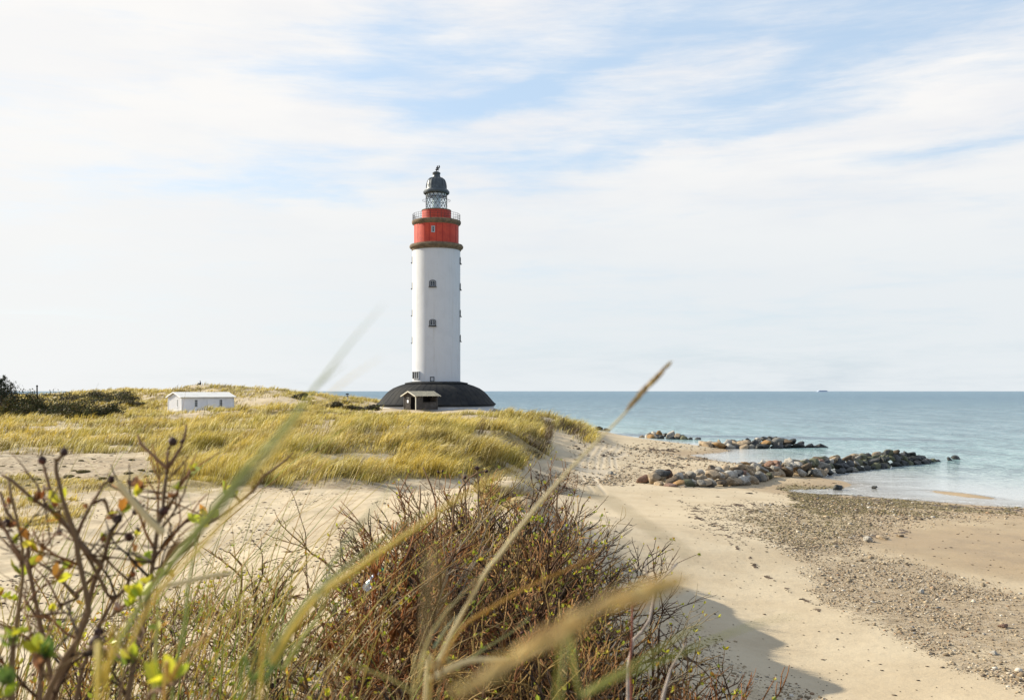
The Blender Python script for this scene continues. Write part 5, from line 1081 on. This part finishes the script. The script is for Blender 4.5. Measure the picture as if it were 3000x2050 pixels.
# ------------------------------------------------------------------ foreground grass blades and stalks
def bl(name_, label, pts_, Y, wpx, col, cat='grass blade', flat=.25, Y2=None, tipw=.25, m=None, base=True):
    """a single blade following photo points; pts from the tip down to the base"""
    n0 = len(pts_); P = []; Y2 = Y if Y2 is None else Y2
    for i, (px, py) in enumerate(pts_): P.append(at(px, py, Y2 + (Y - Y2) * i / max(1, n0 - 1)))
    if base:                                                # carry it down to where it is rooted
        d = (P[-1] - P[-2]); e = P[-1]; g = gz(e.x, e.y + .1)
        P += [e + Vector((d.x * .4 - .02, .04, -(e.z - g) * .5)), Vector((e.x + d.x * .5 - .03, e.y + .08, g - .03))]
    Q = []                                                  # smooth the line
    for i in range(len(P) - 1):
        a, b_, c_, d_ = P[max(0, i - 1)], P[i], P[i + 1], P[min(len(P) - 1, i + 2)]
        for k in range(4):
            t_ = k / 4; Q.append(.5 * ((2 * b_) + (-a + c_) * t_ + (2 * a - 5 * b_ + 4 * c_ - d_) * t_ ** 2 + (-a + 3 * b_ - 3 * c_ + d_) * t_ ** 3))
    Q.append(P[-1]); n = len(Q); w_ = wpx * (.62 if cat == 'grass blade' else .85) / F * Y / 2; root = None
    R_ = [w_ * (tipw + (1 - tipw) * min(1, 2.2 * i / n)) for i in range(n)]
    b0 = P[-1]; root = empty(name_, b0, label, cat, 'blurred grass close to the lens')
    mb = MB(); mb.cur = col; mb.tube(Q, R_, 8, flat, up=(Q[1] - Q[0]).cross(Vector((0, 1, 0)))); mb.build('blade' if cat == 'grass blade' else 'stalk', m or M['bladem'], root, smooth=True, fix=False)
    return root
M['bladem'] = mat('marram_leaf', None, .5, .4, attr='col', transl=.35, bump=(60, .2, .002))
GRN, YEL, STR, BRN, PAL, ORA = (.29, .34, .09), (.64, .50, .10), (.48, .38, .17), (.26, .17, .07), (.58, .50, .30), (.50, .30, .06)
B_ = 'marram_shoot'
bl(B_, 'longest green blade arching from lower left across the sky', [(1125,890),(1030,1000),(960,1090),(900,1165),(830,1265),(700,1395),(600,1520),(520,1625),(450,1715),(400,1790),(345,1890),(300,2000),(280,2070)], .75, 22, GRN, Y2=.45, tipw=.05)
bl(B_, 'second green blade lying close along the longest one', [(1010,1065),(930,1130),(860,1215),(760,1335),(650,1475),(560,1590),(480,1680),(430,1745),(370,1850)], .72, 20, (.24, .28, .10), Y2=.5, tipw=.05, base=False)
bl(B_, 'yellow blade running beside the two green ones', [(1120,1045),(1020,1110),(940,1180),(860,1255),(770,1375),(690,1480),(590,1600),(500,1690),(430,1790),(365,1920),(310,2060)], .68, 17, YEL, Y2=.48, tipw=.05)
bl(B_, 'pale green blade with its tip over the far dune', [(905,1190),(850,1260),(790,1330),(740,1385),(690,1440),(640,1520)], .6, 14, (.30, .33, .14), base=False)
bl(B_, 'broad yellow blade rising to the right across the thicket', [(1530,1362),(1415,1421),(1320,1473),(1226,1540),(1131,1605),(1037,1672),(942,1738),(871,1823),(800,1940),(760,2060)], .7, 30, YEL, Y2=.62, tipw=.15)
bl(B_, 'olive blade just above the broad yellow one', [(1260,1480),(1180,1540),(1090,1600),(1000,1670),(920,1740),(850,1830),(790,1930),(730,2070)], .8, 24, (.30, .30, .10), tipw=.2)
bl(B_, 'thin green blurred blade over the foot of the dune', [(1195,1372),(1131,1445),(1065,1520),(1003,1600),(960,1680),(930,1760)], .6, 13, (.28, .33, .16), base=False, tipw=.2)
bl(B_, 'dark green stiff blade below the olive one', [(960,1720),(900,1790),(860,1850),(820,1920),(770,2000),(740,2070)], .8, 26, (.12, .20, .04))
bl(B_, 'green upright blade beside the left stems', [(600,1480),(580,1560),(565,1640),(550,1720),(545,1790),(530,1880),(515,1960),(505,2060)], 1.2, 16, GRN)
bl(B_, 'yellow lower blade reaching from the bottom left', [(700,1770),(620,1850),(560,1900),(520,1950),(500,2000),(480,2070)], 1.0, 20, ORA)
bl(B_, 'thick yellow blade at the bottom left', [(430,1745),(390,1800),(350,1870),(320,1940),(298,2000),(285,2070)], .7, 28, YEL)
bl(B_, 'olive blade at the bottom leaning right', [(985,1680),(940,1790),(880,1880),(830,1960),(780,2060)], 1.1, 22, (.36, .36, .08))
bl(B_, 'green blade in the bottom left quarter', [(890,1780),(840,1860),(790,1930),(740,2000),(700,2070)], .9, 20, (.20, .30, .04))
bl(B_, 'yellow-green stem upright at the bottom left', [(470,1700),(462,1790),(458,1880),(452,1980),(450,2070)], 1.3, 18, (.40, .40, .12))
bl('dry_straw', 'thick cream piece of broken straw slanting at the left', [(344,1412),(370,1445),(412,1495),(450,1535),(480,1562)], 1.1, 26, PAL, 'straw', tipw=.9, base=False)
bl('dry_straw', 'cream piece of straw lying level below the green blades', [(679,1676),(620,1686),(540,1704),(463,1720)], 1.0, 18, PAL, 'straw', tipw=.8, base=False)
bl('dry_straw', 'faint brown straw lying across the pale beach', [(2050,1655),(1980,1596),(1903,1546),(1800,1474),(1715,1430)], .36, 12, (.42, .35, .18), 'straw', tipw=.4, base=False)
bl(B_, 'brown blade curving up to the right over the thicket', [(1750,1632),(1700,1650),(1652,1672),(1580,1702),(1510,1738),(1430,1785),(1358,1833),(1310,1910),(1287,1965),(1260,2070)], .95, 15, ORA, tipw=.2)
bl(B_, 'long low brown blade sweeping to the right', [(1865,1842),(1770,1852),(1676,1875),(1590,1905),(1510,1946),(1420,1990),(1320,2036),(1260,2080)], .9, 12, BRN, tipw=.2)
bl(B_, 'green blade pointing right over the shaded sand', [(2340,1803),(2250,1818),(2161,1846),(2080,1876),(2006,1908),(1900,1950),(1800,1990),(1700,2045),(1640,2090)], .5, 17, (.32, .34, .08), tipw=.15)
bl(B_, 'short yellow-tipped green blade above the right one', [(2060,1828),(2000,1858),(1900,1918),(1800,1975),(1700,2036),(1620,2090)], .55, 18, (.42, .42, .12), tipw=.4)
bl(B_, 'yellow blade sagging across the bottom centre', [(847,1880),(942,1910),(1020,1938),(1084,1965),(1150,1990),(1210,2030),(1260,2080)], .8, 13, (.44, .38, .12), tipw=.4)
bl(B_, 'pair blade rising from the bottom centre', [(1412,1680),(1350,1745),(1297,1804),(1262,1860),(1240,1918),(1225,1970),(1205,2070)], 1.0, 16, (.42, .36, .15), tipw=.3)
bl(B_, 'blue-green short blade in the centre of the thicket', [(1340,1800),(1300,1850),(1270,1900)], 1.2, 12, (.24, .30, .18), base=False)
bl('dry_straw', 'pale curved straw at the bottom centre', [(1491,1927),(1430,1930),(1368,1937),(1302,1965),(1260,1990)], 1.0, 20, PAL, 'straw', tipw=.6, base=False)
bl(B_, 'brownish blade rising behind the seed head', [(1555,1805),(1500,1850),(1420,1900),(1340,1960),(1280,2060)], 1.2, 12, (.30, .30, .12), tipw=.3)
bl(B_, 'pale faint blade running parallel to the tall seed stalk', [(1425,1672),(1380,1740),(1340,1840),(1290,1950)], .9, 9, (.40, .26, .08), tipw=.5)
def seedhead(root, pts_, Y, wmax, col, n, rs, Y2=None):
    """a spike of overlapping narrow spikelets along a line"""
    P = [at(px, py, Y) for px, py in pts_]; T = []; mb = MB(); m_ = len(P) - 1
    for i in range(n):
        f = i / n; k = min(m_ - 1, int(f * m_)); q = P[k].lerp(P[k + 1], f * m_ - k); d = (P[k] - P[k + 1]).normalized()
        env = math.sin(math.pi * min(1, .12 + .80 * f)) ** .5; side = d.cross(Vector((0, 1, 0))).normalized(); a = rs.uniform(0, 6.28)
        off = (side * math.cos(a) + Vector((0, 1, 0)) * math.sin(a)) * wmax * env * rs.uniform(.15, .5); L = wmax * rs.uniform(1.1, 2.0)
        mb.cur = vary(rs, col, .65, 1.3); e = q + off + d * L; mb.tube([q + off * .5, q + off + d * L * .4, e], [wmax * .09, wmax * .15, wmax * .02], 4)
    mb.build('seed_head', M['bladem'], root, smooth=True, fix=False)
rs = random.Random(5)
st_ = bl('seed_stalk', 'tall pale grass stalk with a seed head against the sea and sky', [(1935,1090),(1900,1130),(1840,1200),(1780,1262),(1690,1352),(1605,1445),(1530,1535),(1463,1625),(1425,1672),(1358,1790),(1310,1880),(1273,1965),(1245,2060)], 1.1, 13, (.60, .52, .30), 'grass stalk', flat=.9, tipw=.35)
seedhead(st_, [(1948,1078),(1925,1105),(1890,1140),(1858,1175),(1832,1205)], 1.1, .0066, (.48, .34, .13), 110, rs)
st_ = bl('seed_stalk', 'large out-of-focus brown seed head low over the thicket', [(1880,1745),(1700,1820),(1560,1890),(1450,1950),(1330,2020),(1230,2090)], .31, 9, (.55, .42, .18), 'grass stalk', flat=.9)
seedhead(st_, [(1925,1725),(1860,1745),(1760,1790),(1640,1850),(1520,1920),(1400,1990),(1310,2045)], .31, 0.0078, (.66, .50, .20), 42, rs)
# filler: thin random blades around the lower half, one thing per tuft
def tuft(x, y, label, seed, n, h, cols, lean=.5, sp_=.11):
    rs = random.Random(seed); z = gz(x, y); root = empty('marram_tuft', (x, y, z), label, 'grass tuft', 'thin grass tufts in the foreground'); mb = MB()
    for i in range(n):
        mb.cur = vary(rs, rs.choice(cols), .7, 1.2); a = rs.gauss(0, .9); L = h * rs.uniform(.5, 1.1); p = Vector((x + rs.gauss(0, sp_), y + rs.gauss(0, sp_), z - .02)); ln = rs.uniform(.25, 1.25) * lean
        d = Vector((math.cos(a), math.sin(a) * .6, 0)); P = [p + d * ln * L * (k / 5) ** 1.8 + Vector((0, 0, L * (k / 5) * (1 - .25 * ln * (k / 5)))) for k in range(6)]; w_ = rs.uniform(.0018, .0042); mb.tube(P, [w_, w_, w_, w_ * .8, w_ * .5, w_ * .15], 5, .35)
    mb.build('blades', M['bladem'], root, smooth=True, fix=False)
GC = [(.24, .28, .05), (.44, .38, .07), (.52, .41, .13), (.60, .50, .24), (.32, .18, .05), (.52, .34, .07), (.55, .44, .16)]
for i, (x, y, n, h, lab) in enumerate([(-1.15,3.4,26,.75,'green-yellow tuft low at the left of centre'), (-.85,2.9,24,.8,'near green tuft at the bottom left of centre'), (-1.6,3.6,20,.7,'green tuft behind the left rose stems'), (-.5,3.1,24,.7,'straw-coloured tuft at the bottom centre'), (-.1,3.2,26,.7,'brown and yellow tuft at the bottom middle'), (.3,3.3,24,.6,'dry tuft at the bottom right of centre'),
        (.6,3.5,20,.6,'dry tuft at the bottom right'), (-1.9,4.3,20,.6,'thin tuft among the lower left bushes'), (-.7,4.5,26,.7,'yellow tuft inside the left of the thicket'), (0,5.6,20,.7,'thin straw tuft inside the thicket'), (-1.1,6.2,24,.7,'yellowish tuft behind the bottle'), (.5,6.8,16,.6,'straw tuft in the right of the thicket'), (-2.4,3.9,16,.6,'green tuft in the lower left corner')]):
    tuft(x, y, lab, 500 + i, n, h, GC)
for i, (x, y, n, h, lab) in enumerate([(-1.3,2.2,10,1.0,'very near blurred tuft between the left stems and the green blades'), (-.95,1.9,9,1.0,'nearest tuft under the green blades'), (-.6,2.1,10,.85,'near tuft below the broad yellow blade'), (-.3,2.3,12,.75,'near dry tuft at the bottom centre left'), (.05,2.2,12,.7,'near dry tuft at the bottom centre'), (.4,2.4,12,.62,'near dry tuft under the blurred seed head'),
        (.75,2.7,9,.55,'near olive tuft at the bottom right of the thicket'), (-1.7,2.6,9,.9,'near tuft among the crossing left stems'), (-.9,5.4,22,.9,'tall straw tuft in the lower left of the thicket'), (-.5,7.3,22,.9,'tall straw tuft in the upper left of the thicket'), (-1.1,8.0,20,.8,'tall straw tuft at the left rim of the thicket'), (.2,7.4,20,.9,'tall straw tuft in the upper middle of the thicket'),
        (.2,4.6,22,.8,'dry tuft in the lower middle of the thicket'), (.7,4.5,18,.7,'dry tuft in the lower right of the thicket'), (-.6,3.8,22,.8,'yellow tuft below the bottle'), (-1.5,4.9,18,.8,'tall yellow-green tuft left of the thicket'), (-2.0,3.0,14,.8,'green tuft behind the leftmost stems')]):
    tuft(x, y, lab, 540 + i, n, h, GC, .9, .16)
GL = [(.62, .50, .16), (.55, .45, .10), (.40, .42, .09), (.66, .57, .30), (.48, .33, .10), (.30, .36, .08)]
for i, (x, y, n, h, lab) in enumerate([(-1.9,3.9,20,1.3,'tall loose straw tuft behind the crossing left stems'), (-1.5,4.1,22,1.3,'tall straw-yellow tuft behind the forked stem'), (-1.15,3.8,22,1.2,'tall straw tuft at the root of the long green blade'), (-2.3,4.6,20,1.3,'tall loose tuft near the left edge'), (-.85,4.2,22,1.15,'tall yellow tuft left of the broad yellow blade'), (-1.7,4.9,24,1.2,'straw tuft over the bare sand left of the thicket'),
        (-1.25,5.0,24,1.2,'straw and green tuft at the left foot of the thicket'), (-2.6,5.6,18,1.1,'straw tuft at the far left edge'), (-.5,4.0,20,1.1,'straw tuft under the broad yellow blade'), (-2.1,5.8,22,1.1,'thin straw tuft on the sand behind the left stems'), (-1.5,6.0,22,1.1,'thin straw tuft left of the bottle'), (-.1,4.1,20,1.05,'straw tuft in front of the thicket centre'), (.3,4.0,18,1.0,'straw tuft low in the thicket right of the centre'), (-.3,6.0,20,1.2,'long straw tuft inside the thicket centre'), (.35,6.0,16,1.1,'long straw tuft inside the right half of the thicket'), (-1.0,7.0,22,1.1,'long straw tuft at the upper left rim of the thicket')]):
    tuft(x, y, lab, 580 + i, n + 4 if x < -.9 else n // 3, h * (1.42 if x < -.9 else 1.25), GL, .72, .17)
# clear plastic bottle lying in the thicket
bp = at(1090, 1700, 6.4); root = empty('plastic_bottle', bp, 'clear plastic bottle with a green cap caught in the rose thicket', 'bottle')
mb = MB(); BS = .75; mb.lathe([(.001, -.10), (.028, -.10), (.033, -.09), (.033, -.02), (.030, -.01), (.033, 0), (.033, .05), (.024, .085), (.012, .10), (.012, .12)], (0, 0, 0), 18)
MM = Matrix.Translation(bp) @ Matrix.Rotation(R(-50), 4, 'Y') @ Matrix.Rotation(R(30), 4, 'X')
MM = Matrix.Translation(bp) @ Matrix.Rotation(R(40), 4, 'Y') @ Matrix.Scale(BS, 4)
mb.v = [tuple(MM @ Vector(v)) for v in mb.v]; mb.build('bottle_body', M['bottle'], root, smooth=True, fix=False)
mb = MB(); mb.lathe([(.014, .118), (.016, .118), (.016, .138), (.001, .140)], (0, 0, 0), 14); mb.v = [tuple(MM @ Vector(v)) for v in mb.v]; mb.build('cap', mat('green_plastic', (.10, .55, .25), .4), root, smooth=True, fix=False)
